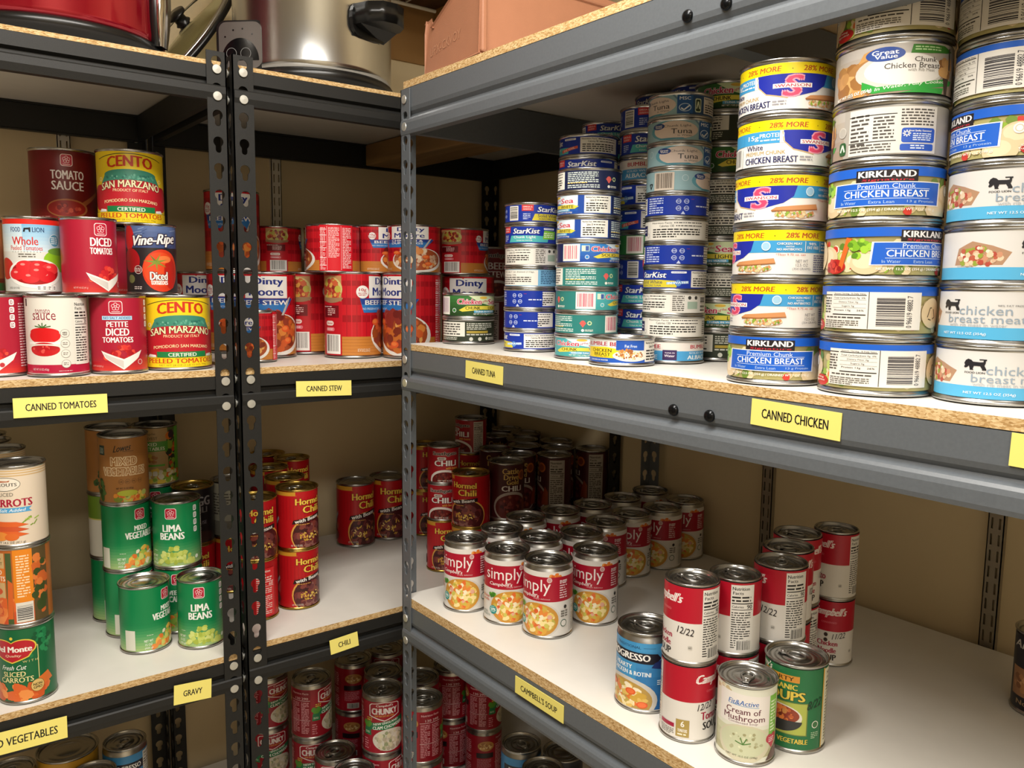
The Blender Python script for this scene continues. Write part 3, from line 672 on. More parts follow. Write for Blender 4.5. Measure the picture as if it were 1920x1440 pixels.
@D('vine')
def _(b):
    b.bg('2a2426'); b.grad(.66, .965, '3a4a78', '5a6f9c', 4)
    for i in range(16): q = b.rnd.uniform(-70, 70); w = b.rnd.uniform(10, 30); v = b.rnd.uniform(.66, .95); b.l([(q, v), (q+w, v+.025)], .006, b.rnd.choice(['9fb0d0', '22305a']))
    b.e(-58, .80, 17, .18, 'c81e22'); b.e(-52, .48, 25, .17, 'ab1a20'); b.e(24, .34, 46, .30, 'd13a1e'); b.e(20, .36, 40, .24, 'dd4a22'); b.e(46, .30, 18, .22, 'b82218'); b.e(30, .5, 18, .05, 'ee7a40')
    for q in range(7): a = 2*PI*q/7+.3; b.p([(10+3*math.cos(a+1.57), .46+.02*math.sin(a+1.57)), (10+30*math.cos(a), .46+.13*math.sin(a)), (10-3*math.cos(a+1.57), .46-.02*math.sin(a+1.57))], b.rnd.choice(['7d8f34', '98a848', '5f7428']))
    b.t('Vine-Ripe', 8, .755, 110, .19, 'f0ece8', .03, .25, tilt=.05, out='2a1a2c'); b.t('Diced', 16, .265, 42, .115, 'f4efe8', .04, out='5a1412'); b.t('tomatoes', 17, .175, 40, .07, 'f4efe8', .03)
    b.ring(-32, .35, .06, 'e0cdc4', '6a1c1e', .12); b.f(-40, -24, .32, .38, 3, 'e0cdc4'); b.e(-52, .22, 10, .06, '7a7a4a'); b.f(-44, -22, .07, .12, 2, 'd8c4bc'); b.nf(95, 150, .1, .9, 'e8e5dc')
# ---- stew
def dinty(b, sub=('BEEF STEW',), short=False, chick=False):
    R_ = 'c01522'; b.bg(R_, .03, .975)
    for v0, v1 in ((.62, .70), (.42, .50), (.84, .9)): b.r(-180, 180, v0, v1, '9e0f1b')
    for i in range(-18, 18): b.r(i*10-1, i*10+.8, .25, .975, 'a81220' if i % 2 else 'cf2230')
    b.r(-180, 180, .03, .25, 'c07a34')
    for i in range(6): b.r(-180, 180, .03+i*.037, .033+i*.037, '9c5a24')
    W = 'e9e6e2'; b.p([(-44, .70), (44, .70), (44, .955), (-44, .955)], W); N = '22307e'
    b.t('Dinty', 4, .885, 62, .105, N, .05); b.t('Moore', 0, .775, 70, .095, N, .05); b.c(-11, .955, .010, 'd5261d')
    b.p([(-64, .695), (58, .695), (46, .605), (38, .53), (-56, .53)], '2f73b8'); b.p([(-64, .695), (56, .695), (52, .64), (-60, .625)], '27408c')
    if len(sub) == 1: b.t(sub[0], -4, .648, 98, .055, W, .05); b.t('NO PRESERVATIVES', -36, .575, 44, .025, 'd5e2f0')
    else: b.t(sub[0], -6, .665, 74, .042, W, .05); b.t(sub[1], -6, .615, 74, .042, W, .05)
    b.e(22, .27, 62, .25, 'e6e1da'); b.e(20, .29, 56, .225, 'a04a26'); cols = ['d8b89a', 'c9a184', 'e3ccb0', 'a86a4a', 'd88a4a'] if chick else STEW
    b.bl(18, .30, 50, .20, cols, 70, .05); b.bl(2, .47, 30, .06, ['8a3026', 'a8443a', '6f211c'] if not chick else cols, 16, .06)
    for (u, v) in ((-28, .42), (38, .34), (44, .2), (8, .16)): b.e(u, v, 9, .04, 'd8592a'); b.e(u-1, v+.006, 6, .022, 'e47a3c')
    b.p([(46, .70), (52, .72), (34, .50), (29, .50)], 'b9b4b0'); b.t('NET WT 38 OZ (2 LBS 6 OZ)', -56, .085, 26, .05, 'f0dcc0')
    b.c(-58, .77, .075, W); b.t('10g', -58, .79, 15, .045, 'b0202c', .03); b.t('PROTEIN', -58, .752, 18, .022, 'b0202c', .02); b.f(-66, -50, .725, .74, 1, 'b0202c')
    # side panel: small picture, recipe box, bar code
    b.r(-150, -100, .03, .975, 'b81522'); b.r(-150, -100, .66, .955, 'b98a5c'); b.e(-124, .80, 26, .14, 'cbbf7a'); b.bl(-124, .80, 22, .10, ['a83a2a', 'c8603a', 'd8a04a', '8a2a20', 'b9b04a'], 50, .035); b.e(-124, .70, 27, .06, '9a7a5a', a0=PI, a1=2*PI)
    b.r(-147, -106, .47, .61, '6e0f18'); b.f(-135, -112, .49, .58, 4, 'dcb8b4'); b.f(-148, -120, .585, .605, 1, 'e8d0cc'); b.rr(-140, -118, .375, .43, 'e8d8d0', .03); b.t('Hormel', -129, .403, 16, .024, 'b0202c', .03); b.rr(-140, -116, .31, .355, 'd8707a', .02); b.f(-137, -119, .32, .345, 2, W)
    b.r(-141, -103, .045, .275, 'e4e2dc'); b.bar(-137, -107, .075, .265, K_)
    # back: facts
    b.r(96, 168, .03, .975, 'd01626'); b.f(98, 110, .05, .93, 34, 'f0c4c4'); b.r(112, 112.6, .05, .95, 'f0d0d0'); b.f(115, 140, .3, .93, 24, 'f0c4c4'); b.r(141, 141.6, .05, .95, 'f0d0d0'); b.f(144, 166, .08, .93, 26, 'f0c8c8')
    for v in (.88, .76, .62, .5, .3, .14): b.r(97, 111, v, v+.012, 'f2dcdc')
DES['dm'] = lambda b: dinty(b)
DES['dms'] = lambda b: dinty(b, short=True)
DES['dmchick'] = lambda b: dinty(b, ('CHICKEN &', 'DUMPLINGS'), chick=True)
DES['dmsmall'] = lambda b: dinty(b)
@D('sgstew')
def _(b): b.bg('5a1a1e'); b.r(-75, 75, .5, .965, '6a1c22'); b.t('Southgate', 0, .83, 96, .11, '1e1614', .03, out='b0a8a0'); b.t('BEEF', 0, .64, 62, .13, 'c9c0b8', .04); b.t('STEW', 0, .48, 70, .12, 'c9c0b8', .04); b.e(0, .2, 56, .17, 'b4aca4'); b.e(0, .19, 48, .13, '4a1a18'); b.bl(0, .2, 40, .1, ['5a2420', '7a3a2a', '3a1412'], 30, .03); b.nf(84, 130, .06, .94, 'b5aaa4')
# ---- tuna
def sk(b, band, words, tc, badge=None):
    B = '17349c'; b.bg(B, .12, .885); W = 'eef0f4'
    b.t('StarKist', -8, .675, 60, .24, W, .05, .25, out='0c1c50'); b.p([(-50, .16), (40, .16), (42, .42), (10, .47), (-44, .47)], band)
    for i, (s, w, h) in enumerate(words): b.t(s, -12, .38-.145*i, w, h, tc, .01)
    if badge == 'g': b.p([(28, .30), (60, .30), (62, .68), (31, .70)], '7fc23c'); b.f(31, 59, .36, .62, 3, 'e4f2cf')
    if badge == 'w': b.p([(22, .28), (62, .33), (62, .43), (22, .38)], '9cc4e4'); b.c(43, .34, .13, '5a8cc8'); b.t('IN WATER', 43, .355, 38, .10, 'e8f0f8', .03, tilt=.05)
    if badge == 'r': b.p([(20, .34), (62, .48), (62, .36), (22, .2)], 'd8604a'); b.t('IN OIL', 42, .345, 30, .09, 'f2d8d0', .03, tilt=.12)
    b.rr(30, 58, .74, .82, W, .03); b.f(32, 56, .765, .80, 1, B)
    b.nf(67, 150, .17, .84, 'e9e6de', K_, '90', True)
    b.r(-104, -80, .17, .84, 'e9e6de'); b.bar(-102, -82, .22, .80, K_, None, False, 18); b.r(-72, -47, .60, .885, 'd23a3c'); b.t('OMEGA-3s', -59.5, .79, 20, .07, 'f4dede', .03); b.f(-69, -50, .64, .72, 2, 'f0d0d0')
    b.f(-69, -52, .2, .5, 4, 'c4cfee')
    for q in range(4): b.c(-132+12*(q % 2), .62-.24*(q//2), .085, 'c4cfee', 14); b.c(-132+12*(q % 2), .62-.24*(q//2), .07, B, 14); b.f(-137+12*(q % 2), -127+12*(q % 2), .58-.24*(q//2), .66-.24*(q//2), 2, 'c4cfee')
    b.f(-168, -145, .2, .82, 7, 'c4cfee'); b.r(-180, -171, .18, .82, 'e9e6de'); b.r(170, 180, .18, .82, 'e9e6de')
DES['skcl'] = lambda b: sk(b, '4fb4b4', [('Chunk Light', 50, .155), ('TUNA IN WATER', 36, .055)], 'eef0ec', 'g')
DES['sky'] = lambda b: sk(b, 'd8c83a', [('Solid White', 52, .145), ('ALBACORE TUNA', 48, .075)], '1c2a5c', 'w')
DES['skr'] = lambda b: sk(b, '4fb4b4', [('Chunk Light', 50, .155), ('TUNA IN OIL', 34, .055)], 'eef0ec', 'r')
DES['skwa'] = lambda b: sk(b, 'c9cf8e', [('Chunk White', 56, .15), ('ALBACORE TUNA', 50, .08)], '2c3a2c')
@D('skb')
def _(b):      # icons and bar code towards the front
    sk(b, '4fb4b4', [('Chunk Light', 50, .155)], 'eef0ec'); b.r(-60, 110, .12, .885, '17349c'); B = '17349c'
    b.r(-62, -22, .17, .84, 'e9e6de'); b.f(-60, -24, .2, .8, 6, '3a3a3a'); b.f(-14, 24, .18, .84, 7, 'c4cfee')
    for q in range(4): u, v = 48+14*(q % 2), .66-.28*(q//2); b.c(u, v, .10, 'c4cfee', 14); b.c(u, v, .08, B, 14); b.f(u-5, u+5, v-.04, v+.04, 2, 'c4cfee')
    b.p([(52, .14), (60, .14), (56, .27)], 'c4cfee'); b.f(80, 118, .42, .52, 1, 'dfe6f8'); b.r(70, 76, .74, .75, 'd23a3c')
@D('skwhite')
def _(b):
    b.bg('dddad2', .10, .90); b.nf(-70, 4, .16, .86, 'e4e1d8', K_, '130', True); b.f(8, 32, .18, .84, 8, '55504a'); b.r(36, 58, .28, .58, '9fb4a4'); b.c(40, .74, .075, '3a3a38'); b.c(54, .74, .075, '3a3a38'); b.bar(66, 84, .2, .78, K_, 'e9e6de', False, 10); b.nf(96, 170, .16, .86, 'e4e1d8', K_, '130', True)
@D('skwn')
def _(b):
    b.bg('dedbd3', .10, .90); b.nf(-52, 62, .15, .87, 'e6e3da', K_, '130', True); b.r(-84, -64, .3, .72, '2c2c58'); b.f(-82, -66, .4, .62, 2, 'd0d0e0'); b.r(-180, -86, .12, .4, '4a9cd0'); b.ring(-60, .3, .09, '6a665e', 'dedbd3'); b.f(66, 84, .2, .8, 7, '55504a')
@D('skingr')
def _(b): b.bg('7ab4d8', .10, .90); b.r(-84, 14, .14, .86, 'e6e3da'); b.t('Serv. size 1 can drained (113g),', -34, .76, 80, .09, K_, .02); b.t('Calories 130,', -52, .62, 36, .09, K_, .02); b.f(-80, 8, .18, .56, 4, '44403c'); b.f(20, 78, .2, .85, 8, '2a4c70')
def cots(b, top, mid, name1, name2, sub, dark, nfb):
    b.bg(dark, .11, .89); b.grad(.11, .89, dark, mid, 6, -62, 88); b.p([(0, .89), (88, .89), (88, .45), (56, .5), (26, .62)], top); W = 'f0eee4'
    b.t('Chicken', 2, .665, 56, .21, 'c23a58', .05, .1, out='f4e8e4'); b.t('of', 34, .66, 6, .10, 'c23a58', .02); b.t('the', 42, .70, 9, .08, 'c23a58', .02); b.t('Sea', 64, .665, 32, .21, 'c23a58', .05, .1, out='f4e8e4')
    b.e(35, .82, 10, .05, 'e0b84a'); b.p([(-22, .33), (-4, .50), (78, .50), (90, .42), (82, .32), (32, .36), (-14, .27)], 'e0cf4c'); b.t(name1, 10, .415, 34, .125, '2a2418', .03); b.t(name2, 64, .415, 32, .125, '2a2418', .03)
    b.p([(12, .23), (72, .23), (72, .325), (12, .325)], '5aa8d0'); b.t(sub, 42, .277, 54, .065, W, .03); b.t('NET WT 7 OZ (198g) DR WT 5 OZ (142g)', 44, .175, 66, .07, W, .02)
    b.r(-82, -46, .15, .86, W); b.bar(-79, -50, .24, .80, 'c8456a' if dark != '24401f' else 'a87aa0', None, True, 18)
    if dark != '24401f': b.r(-43, -29, .56, .8, 'cfe0c8'); b.r(-36, -30, .58, .78, '3c5aa0')
    b.c(-33, .32, .085, 'dfe8e8'); b.c(-33, .32, .065, mid)
    b.r(100, 150, .15, .86, W); b.nf(101, 149, .17, .85, None, K_, '130', True)
    # back: text, heart, small marks
    b.r(152, 278, .11, .89, nfb); b.f(158, 222, .38, .84, 6, 'd6e2dc'); b.f(158, 200, .34, .42, 1, 'd8c060'); b.f(158, 225, .16, .32, 2, 'd6e2dc'); b.c(236, .56, .10, 'd8605a'); b.p([(229.5, .56), (242.5, .56), (236, .36)], 'd8605a'); b.c(248, .55, .09, 'c9d8a0'); b.c(248, .55, .05, nfb); b.c(236, .24, .06, W); b.f(240, 256, .19, .29, 2, W)
TEAL = '3a8f8c'
DES['cotst'] = lambda b: cots(b, 'cfe8e8', '54b4bc', 'CHUNK', 'WHITE', 'ALBACORE TUNA IN WATER', '3d9a98', '2f7d78')
DES['cotsb'] = lambda b: cots(b, 'd8e8f4', '3a86cc', 'SOLID', 'WHITE', 'ALBACORE TUNA IN WATER', '20489c', '1b2a58')
DES['cotsnavy'] = lambda b: cots(b, 'd8e8f4', '3a86cc', 'SOLID', 'WHITE', 'ALBACORE TUNA IN WATER', '1b2a58', '1b2448')
DES['cotsg'] = lambda b: cots(b, 'd5e2b4', '3c7a3c', 'CHUNK', 'LIGHT', 'TUNA IN WATER', '24401f', '2c3326')
DES['cotslg'] = lambda b: cots(b, 'd5e2b4', '58a060', 'CHUNK', 'LIGHT', 'TUNA IN WATER', '2f7a3c', '2f7a3c')
@D('cotsgB')
def _(b): b.bg('2c3326', .11, .89); b.r(-82, -8, .30, .86, 'dedbd0'); b.f(-80, -12, .34, .82, 5, '3a3834'); b.f(-80, -20, .15, .27, 2, 'c8c8bc'); b.f(-4, 70, .56, .84, 4, 'c8c8bc'); b.r(-4, 48, .43, .52, 'a8923a'); b.f(-4, 70, .33, .42, 1, 'c8c8bc'); b.c(6, .2, .075, 'c8c8bc'); b.c(26, .2, .075, 'c8c8bc'); b.c(44, .22, .06, 'c8c8bc'); b.f(50, 74, .15, .27, 2, 'c8c8bc')
@D('cotsgN')
def _(b): b.bg('2c3326', .11, .89); b.nf(-66, 40, .42, .87, 'd8d4c8', K_, '90', True, 3); b.f(-66, 40, .14, .38, 4, 'c8c8bc'); b.r(-180, -80, .11, .89, '2f5a2c')
@D('gv')
def _(b):
    b.bg('92b4bc', .10, .90); b.r(66, 180, .10, .90, '27486e'); b.e(-4, .5, 46, .40, '5f9cac'); b.e(0, .5, 42, .37, 'dac8bc'); b.e(-10, .36, 16, .22, 'dac8bc'); b.p([(-30, .14), (22, .14), (14, .2), (-26, .2)], '4a8ca0')
    b.e(-32, .68, 13, .12, '22407e'); b.t('Great', -32, .71, 16, .07, W_, .03); b.t('Value', -32, .64, 15, .06, W_, .03); b.t('Chunk Light', 4, .66, 50, .12, '4a4a4c'); b.t('Tuna', 12, .46, 38, .20, '3a3a3c', .01); b.t('in Water', 18, .29, 26, .07, '5a5a58')
    for i in range(4): b.p([(34+5*i, .9), (38+5*i, .9), (48+5*i, .68), (44+5*i, .68)], 'c4d4d8' if i % 2 else '6a8ca0')
    b.r(44, 72, .14, .86, '2a5a96'); b.t('MSC', 58, .74, 20, .13, 'e8eef2', .03); b.e(58, .38, 11, .16, 'c8dcec'); b.e(58, .38, 9.5, .135, '2a5a96'); b.l([(51, .36), (56, .28), (66, .46)], .05, 'e8eef2')
    b.rr(76, 88, .2, .74, 'cdd8b8', .06); b.rr(77.5, 86.5, .24, .70, '2c3a22', .05); b.l([(79, .34), (82, .62), (85, .34)], .05, 'cdd8b8')
    b.nf(94, 165, .17, .83, 'd8cfc2', K_, '120', True); b.ring(-62, .6, .13, 'c4d8dc', '92b4bc'); b.bar(-118, -84, .2, .8, '4a4038', 'dacdbf', True, 20); b.l([(-130, .2), (-126, .4), (-134, .4), (-130, .2)], .04, K_)
@D('beealb')
def _(b):
    b.bg('e4ddd6', .10, .90); b.r(-180, 180, .10, .52, '4a9cd0'); R_ = 'b3263a'
    for o in (0, 128, -128):
        b.t('BUMBLE BEE', o-4, .70, 72, .16, R_, .05); b.t('SOLID WHITE', o-14, .44, 56, .08, 'dfeaf2', .02); b.t('ALBACORE', o-10, .26, 72, .17, 'e8f0f4', .05); b.r(o+36, o+62, .14, .56, '3c2a58'); b.t('TUNA IN', o+49, .44, 18, .06, 'e0d8e4', .02); b.t('Water', o+49, .32, 19, .10, 'f0e8f0', .02)
    b.c(-46+110, .52, .0, R_); b.c(90, .5, .20, 'e4ddd6'); b.c(90, .5, .18, '1f3f78'); b.t('26g', 90, .5, 15, .13, W_, .04)
@D('beechk')
def _(b):
    b.bg('e2ded8', .11, .90); b.grad(.60, .90, 'c9d4da', 'dcdcd8', 3, -60, 30); b.r(-180, 180, .11, .27, '2354b0'); b.p([(-58, .27), (-58, .62), (-10, .66), (24, .56), (34, .40), (26, .27)], 'ecd02c'); b.t('BUMBLE BEE', -18, .765, 76, .14, 'b0283a', .05, arc=.02); b.t('CHICKEN', -20, .53, 44, .12, '3a3420', .03); b.t('BREAST', -18, .395, 36, .11, '3a3420', .03); b.t('WITH RIB MEAT', -18, .305, 30, .04, '3a3420')
    b.r(10, 62, .55, .90, '2354b0'); b.t('Fat Free', 36, .70, 22, .10, 'dce8f4', .02); b.e(38, .36, 34, .20, 'eae2d4'); b.bl(36, .38, 26, .13, ['c9904a', 'a8642e', 'e0bc84', '8a4a24', 'd8c8a0'], 50, .04); b.bl(30, .52, 22, .05, ['c08040', 'a06030', 'd8a868'], 18, .05); b.nf(64, 120, .14, .88, 'e8e5dc', K_, '60', True); b.t('CHICKEN IN WATER', -24, .19, 40, .05, 'e4ecf6', .02)
# ---- canned chicken
@D('swan')
def _(b):
    b.bg('e6e4df', .09, .91); b.r(-180, 180, .715, .91, 'f2d90f')
    for o in (-126, -54, 18, 90, 162): b.t('28% MORE', o+18, .81, 46, .095, 'b5521e', .04, .12); b.c(o-18, .80, .010, '6a5a10')
    b.r(-180, 180, .49, .715, '3f97cc'); N = '1c2a9c'
    b.p([(-46, .49), (-46, .715), (-40, .715), (-40, .49)], 'e6e4df'); b.p([(-42, .715), (46, .715), (42, .52), (30, .40), (4, .30), (-4, .30), (-30, .38), (-40, .52)], N); b.l([(-43, .70), (-41, .52), (-30, .37), (-4, .285)], .018, 'c9a878')
    b.t('S', 2, .50, 21, .37, 'd8456a', .05, .25, out='e89ab0')
    b.r(-22, 24, .465, .545, 'f0eeea'); b.t('SWANSON', 1, .505, 42, .055, 'b0203a', .04)
    b.t('15g', -80, .60, 16, .11, W_, .03); b.t('PROTEIN', -56, .635, 30, .075, W_, .03); b.f(-70, -44, .525, .575, 1, 'e0eef6'); b.r(-180, -96, .49, .715, '3f97cc')
    b.t('White', -78, .43, 24, .095, '2a2a58', .02); b.t('PREMIUM CHUNK', -65, .325, 52, .07, 'b5955a', .01); b.t('CHICKEN BREAST', -58, .195, 68, .115, '22265a', .03); b.f(-22, -4, .16, .26, 2, '9a98a0')
    b.bl(44, .20, 26, .055, ['d8bc8c', 'c49a6a', '8aa83a', 'e8d4ac', '6f8f2c', 'c88a5a'], 60, .03); b.p([(16, .27), (22, .325), (72, .385), (74, .30), (40, .27)], 'c98d5c'); b.p([(16, .27), (40, .27), (74, .30), (74, .285), (40, .245), (17, .245)], '9c6238'); b.p([(20, .105), (50, .10), (70, .18), (66, .15), (48, .085), (22, .085)], 'a87244')
    b.c(62, .61, .085, 'cfe4ee'); b.c(62, .61, .07, '9cc4dc'); b.t('CHICKEN MEAT', 90, .655, 30, .042, W_, .03); b.t('WITH', 90, .60, 10, .03, W_, .02); b.t('NO ANTIBIOTICS', 90, .55, 30, .042, W_, .03); b.r(109, 109.8, .51, .70, W_); b.t('98%', 120, .655, 12, .05, W_, .03); b.t('FAT FREE', 121, .585, 18, .055, W_, .03); b.r(132, 132.8, .51, .70, W_); b.f(135, 148, .52, .70, 3, W_)
    b.t('*Than 9.75 oz. can', 92, .455, 36, .04, 'c0564a', .01); b.t('NET WT', 106, .335, 16, .055, '77757a'); b.t('12.5 OZ', 106, .26, 16, .055, '77757a'); b.t('(354 GRAMS)', 106, .185, 24, .055, '77757a'); b.f(122, 160, .13, .46, 8, '6a6a8a')
    b.bar(-132, -100, .13, .44, '44403c', 'e6e4df'); b.nf(166, 222, .12, .48, 'e6e4df')
@D('kirk')
def _(b):
    B = '1f5fc8'; b.bg('a9a06a', .10, .90); V = ['8fae3c', 'b9c86a', 'd8c79a', 'c93a2e', 'e7dcc0', '5d7f2c', 'd8743a', 'cdb98c', '6f8a3a', 'e0cfa8']
    for o in range(-180, 180, 24): b.bl(o+12, .42, 16, .26, V, 15, .085)
    for u, v in ((76, .44), (-110, .40), (-60, .3), (60, .2)): b.e(u, v, 17, .20, 'd9c39c'); b.e(u-2, v+.03, 12, .13, 'e4d2b0')
    b.e(92, .2, 14, .10, 'b8241f'); b.e(-96, .24, 14, .13, 'b02420'); b.p([(-92, .2), (-86, .2), (-76, .72), (-82, .74)], 'd2682c'); b.bl(-100, .24, 11, .1, ['c83a30', '8f1a1a', 'd85a44'], 20, .05); b.bl(-68, .55, 12, .14, ['7cae2c', '9cc83c', '5a8a24'], 22, .06)
    b.r(-180, 180, .745, .90, B); b.r(-28, 32, .645, .855, '241f22'); b.t('KIRKLAND', 2, .785, 56, .105, 'f0eeee', .06); b.t('Signature', 3, .685, 50, .05, 'c8283c', .02, .3)
    b.p([(-57, .255), (60, .255), (61, .655), (-55, .655)], 'f0efee'); b.p([(-55, .27), (58, .27), (59, .64), (-53, .64)], B); b.t('Premium Chunk', 2, .588, 56, .078, 'dfe9f8', .0); b.r(-42, 46, .535, .542, 'dfe9f8'); b.t('CHICKEN BREAST', 2, .46, 86, .115, 'f2f4f8', .02); b.r(-42, 46, .375, .382, 'dfe9f8')
    for u, s, w in ((-36, 'In Water', 18), (-2, 'Extra Lean', 24), (37, '13 g Protein', 30)): b.t(s, u, .322, w, .052, 'a8c4ec', .01); b.p([(u-w/2-6, .31), (u-w/2-3, .33), (u-w/2-2, .34), (u-w/2-5, .315)], 'd86a9a')
    b.t('NET WT 12.5 OZ (354 g) / DRAINED WT 7 OZ (198 g)', 2, .19, 104, .055, 'efe9dc', .03); b.c(76, .53, .085, 'f0ede6'); b.c(76, .53, .06, 'c8bfa8'); b.c(76, .53, .045, 'f0ede6'); b.t('Serving', 88, .25, 20, .045, 'f0e4dc', .02); b.t('Suggestion', 88, .20, 24, .045, 'f0e4dc', .02)
    # back: facts table, bar code, recycling mark
    b.r(108, 215, .16, .80, 'e6e2da'); b.t('Amount / Serving   % Daily Value', 141, .765, 36, .03, K_, .03); b.r(122, 160, .735, .75, K_)
    for i in range(3): b.t(('Total Carbohydrate 0g  0%', 'Dietary Fiber 0g', 'Sugars 0g')[i], 141, .69-.07*i, (36, 22, 14)[i], .036, '3a3836', .02 if i == 0 else 0); b.r(122, 160, .66-.07*i, .665-.07*i, '8a8680')
    b.t('Protein 13g     26%', 141, .475, 34, .036, '3a3836', .02); b.r(122, 160, .395, .412, K_); b.r(108, 120, .735, .75, K_); b.f(108, 120, .42, .71, 6, '55514c'); b.f(112, 160, .33, .375, 1, '4a4642'); b.f(110, 158, .17, .31, 4, '6a665e'); b.r(162, 162.7, .17, .80, '3a3836')
    b.bar(170, 197, .22, .72, '2c2a34', None, False, 20); b.t('0 96619 48882 7', 202, .47, 6, .54, '2c2a34', .01, vert=True); b.e(232, .45, 16, .26, 'd9c39c'); b.l([(225, .38), (229, .54), (232, .54)], .02, '4a4232'); b.l([(235, .52), (238, .38), (234, .35)], .02, '4a4232'); b.l([(231, .33), (226, .35)], .02, '4a4232')
@D('gvchk')
def _(b):
    b.bg('a9a49c', .10, .90); b.grad(.10, .90, '9a8672', 'b8b4ae', 5, -70, 80); b.bl(-44, .45, 26, .28, ['b98a54', 'd0a468', '9a6c3c', 'c49458', 'a87a48'], 34, .13, 1.4); b.e(2, .46, 46, .29, 'c8c4bc'); b.e(6, .48, 40, .25, 'e2dfd9')
    b.p([(-36, .34), (-20, .22), (14, .24), (50, .34), (66, .34), (62, .26), (20, .14), (-24, .12), (-36, .20)], '2f9a3c'); b.t('In Water, Fully Cooked', 14, .235, 72, .07, 'eef2e4', .01, .2, tilt=.12); b.p([(0, .10), (48, .10), (50, .20), (24, .16)], '2f9a3c')
    b.e(-14, .74, 19, .115, '2c4a94'); b.t('Great', -14, .77, 26, .075, 'eef0f4', .04); b.t('Value', -13, .70, 22, .065, 'eef0f4', .04); b.p([(10, .73), (12, .87), (48, .87), (62, .80), (52, .76), (30, .73)], '3a7a2c'); b.f(14, 46, .77, .85, 2, 'b8d8a0')
    b.t('Chunk', 26, .635, 24, .08, '4a4440', .01); b.t('Chicken Breast', 14, .54, 56, .09, '4a4440', .01); b.t('with Rib Meat', 22, .465, 28, .05, '8a847c'); b.bl(52, .55, 9, .17, ['b98a54', 'c89a60', '8a6034'], 16, .08); b.p([(48, .36), (58, .36), (56, .1), (52, .1)], '3a2a20'); b.p([(56, .85), (58, .85), (60, .5), (57, .5)], '4a4440')
    b.t('NET WT 12.5 OZ (354g)', -48, .15, 46, .07, 'f0ece4', .04, tilt=.06); b.rr(74, 84, .16, .38, '2f5a34', .05); b.l([(76, .22), (79, .34), (82, .22)], .03, 'dfe8d8'); b.ring(78, .55, .09, 'c8c4bc', 'b0aca4')
    b.r(88, 178, .12, .88, 'd8d4cd')
    b.f(90, 112, .2, .8, 9, '4a4642'); b.r(88, 136, .76, .775, K_); b.r(88, 136, .32, .335, K_); b.f(114, 136, .36, .74, 7, '4a4642'); b.f(90, 136, .16, .3, 3, '55514c'); b.f(140, 178, .56, .85, 6, '4a4642'); b.rr(141, 176, .29, .53, '2a56b8', .04); b.t('Great Quality. Guaranteed', 160, .48, 24, .035, W_, .03); b.f(152, 174, .32, .45, 4, 'dce6f4'); b.rr(140, 175, .16, .27, '2a56b8', .03); b.f(150, 166, .18, .26, 2, 'dce6f4')
    for i in range(8): a = PI*i/4; b.l([(146+1.5*math.cos(a), .44+.02*math.sin(a)), (146+4*math.cos(a), .44+.055*math.sin(a))], .018, W_)
@D('flchk')
def _(b):
    b.bg('d0cecb', .10, .90); b.r(-180, 180, .10, .305, '52a9d4')
    b.p([(-84, .34), (-80, .62), (-64, .74), (-44, .66), (-26, .55), (-34, .34)], 'a88468'); b.bl(-58, .48, 22, .15, ['d8bfa0', 'c9a78a', 'b05a44', '8a9a3c', 'e4d4c0', 'c08a6c', 'a8483a'], 70, .045)
    b.p([(-18, .69), (-16.5, .74), (-14, .765), (-11, .75), (-9, .72), (-2, .715), (1, .72), (1, .75), (-3, .75), (-3, .767), (4, .767), (4, .745), (3, .74), (3, .70), (2, .66), (4, .60), (4, .58), (0, .58), (0, .60), (-2, .65), (-8, .65), (-9, .60), (-8, .58), (-12, .58), (-12, .60), (-13, .65), (-15, .62), (-17, .61), (-18, .63), (-17, .66)], '232226'); b.t('FOOD LION', -7, .535, 20, .032, '3a3836', .04)
    b.t('98% FAT FREE', 54, .67, 24, .03, '8a8a8a', .02); b.t('chicken', 30, .585, 52, .15, '8d9caa', 0); b.t('breast meat', 30, .44, 80, .135, '8d9caa', 0); b.t('with rib meat in water', 22, .34, 60, .055, 'a9b0b6', 0); b.t('NET WT 12.5 OZ (354g)', 8, .185, 50, .055, 'dcebf2', .02)
    b.rr(78, 100, .16, .44, 'dcdad6', .05); b.t('70', 88, .37, 12, .07, '6a8cae', .03); b.f(81, 97, .2, .31, 3, '8aa4ba'); b.f(-80, -60, .315, .33, 1, '77746e')
    # back: pita photo and inspection mark
    b.e(165, .52, 52, .20, 'b5947e'); b.p([(114, .5), (124, .62), (168, .76), (230, .70), (236, .52), (180, .34), (128, .36)], 'b5947e'); b.bl(170, .50, 44, .17, ['d8bfa0', 'c9a78a', 'a8382e', '7c9a34', 'e4d4c0', 'c08a6c', '9ab848', 'e8dcc8'], 130, .045); b.ring(138, .68, .10, '3a3836', 'e6e3de', .1); b.t('U.S.', 138, .68, 12, .05, '3a3836', .03)
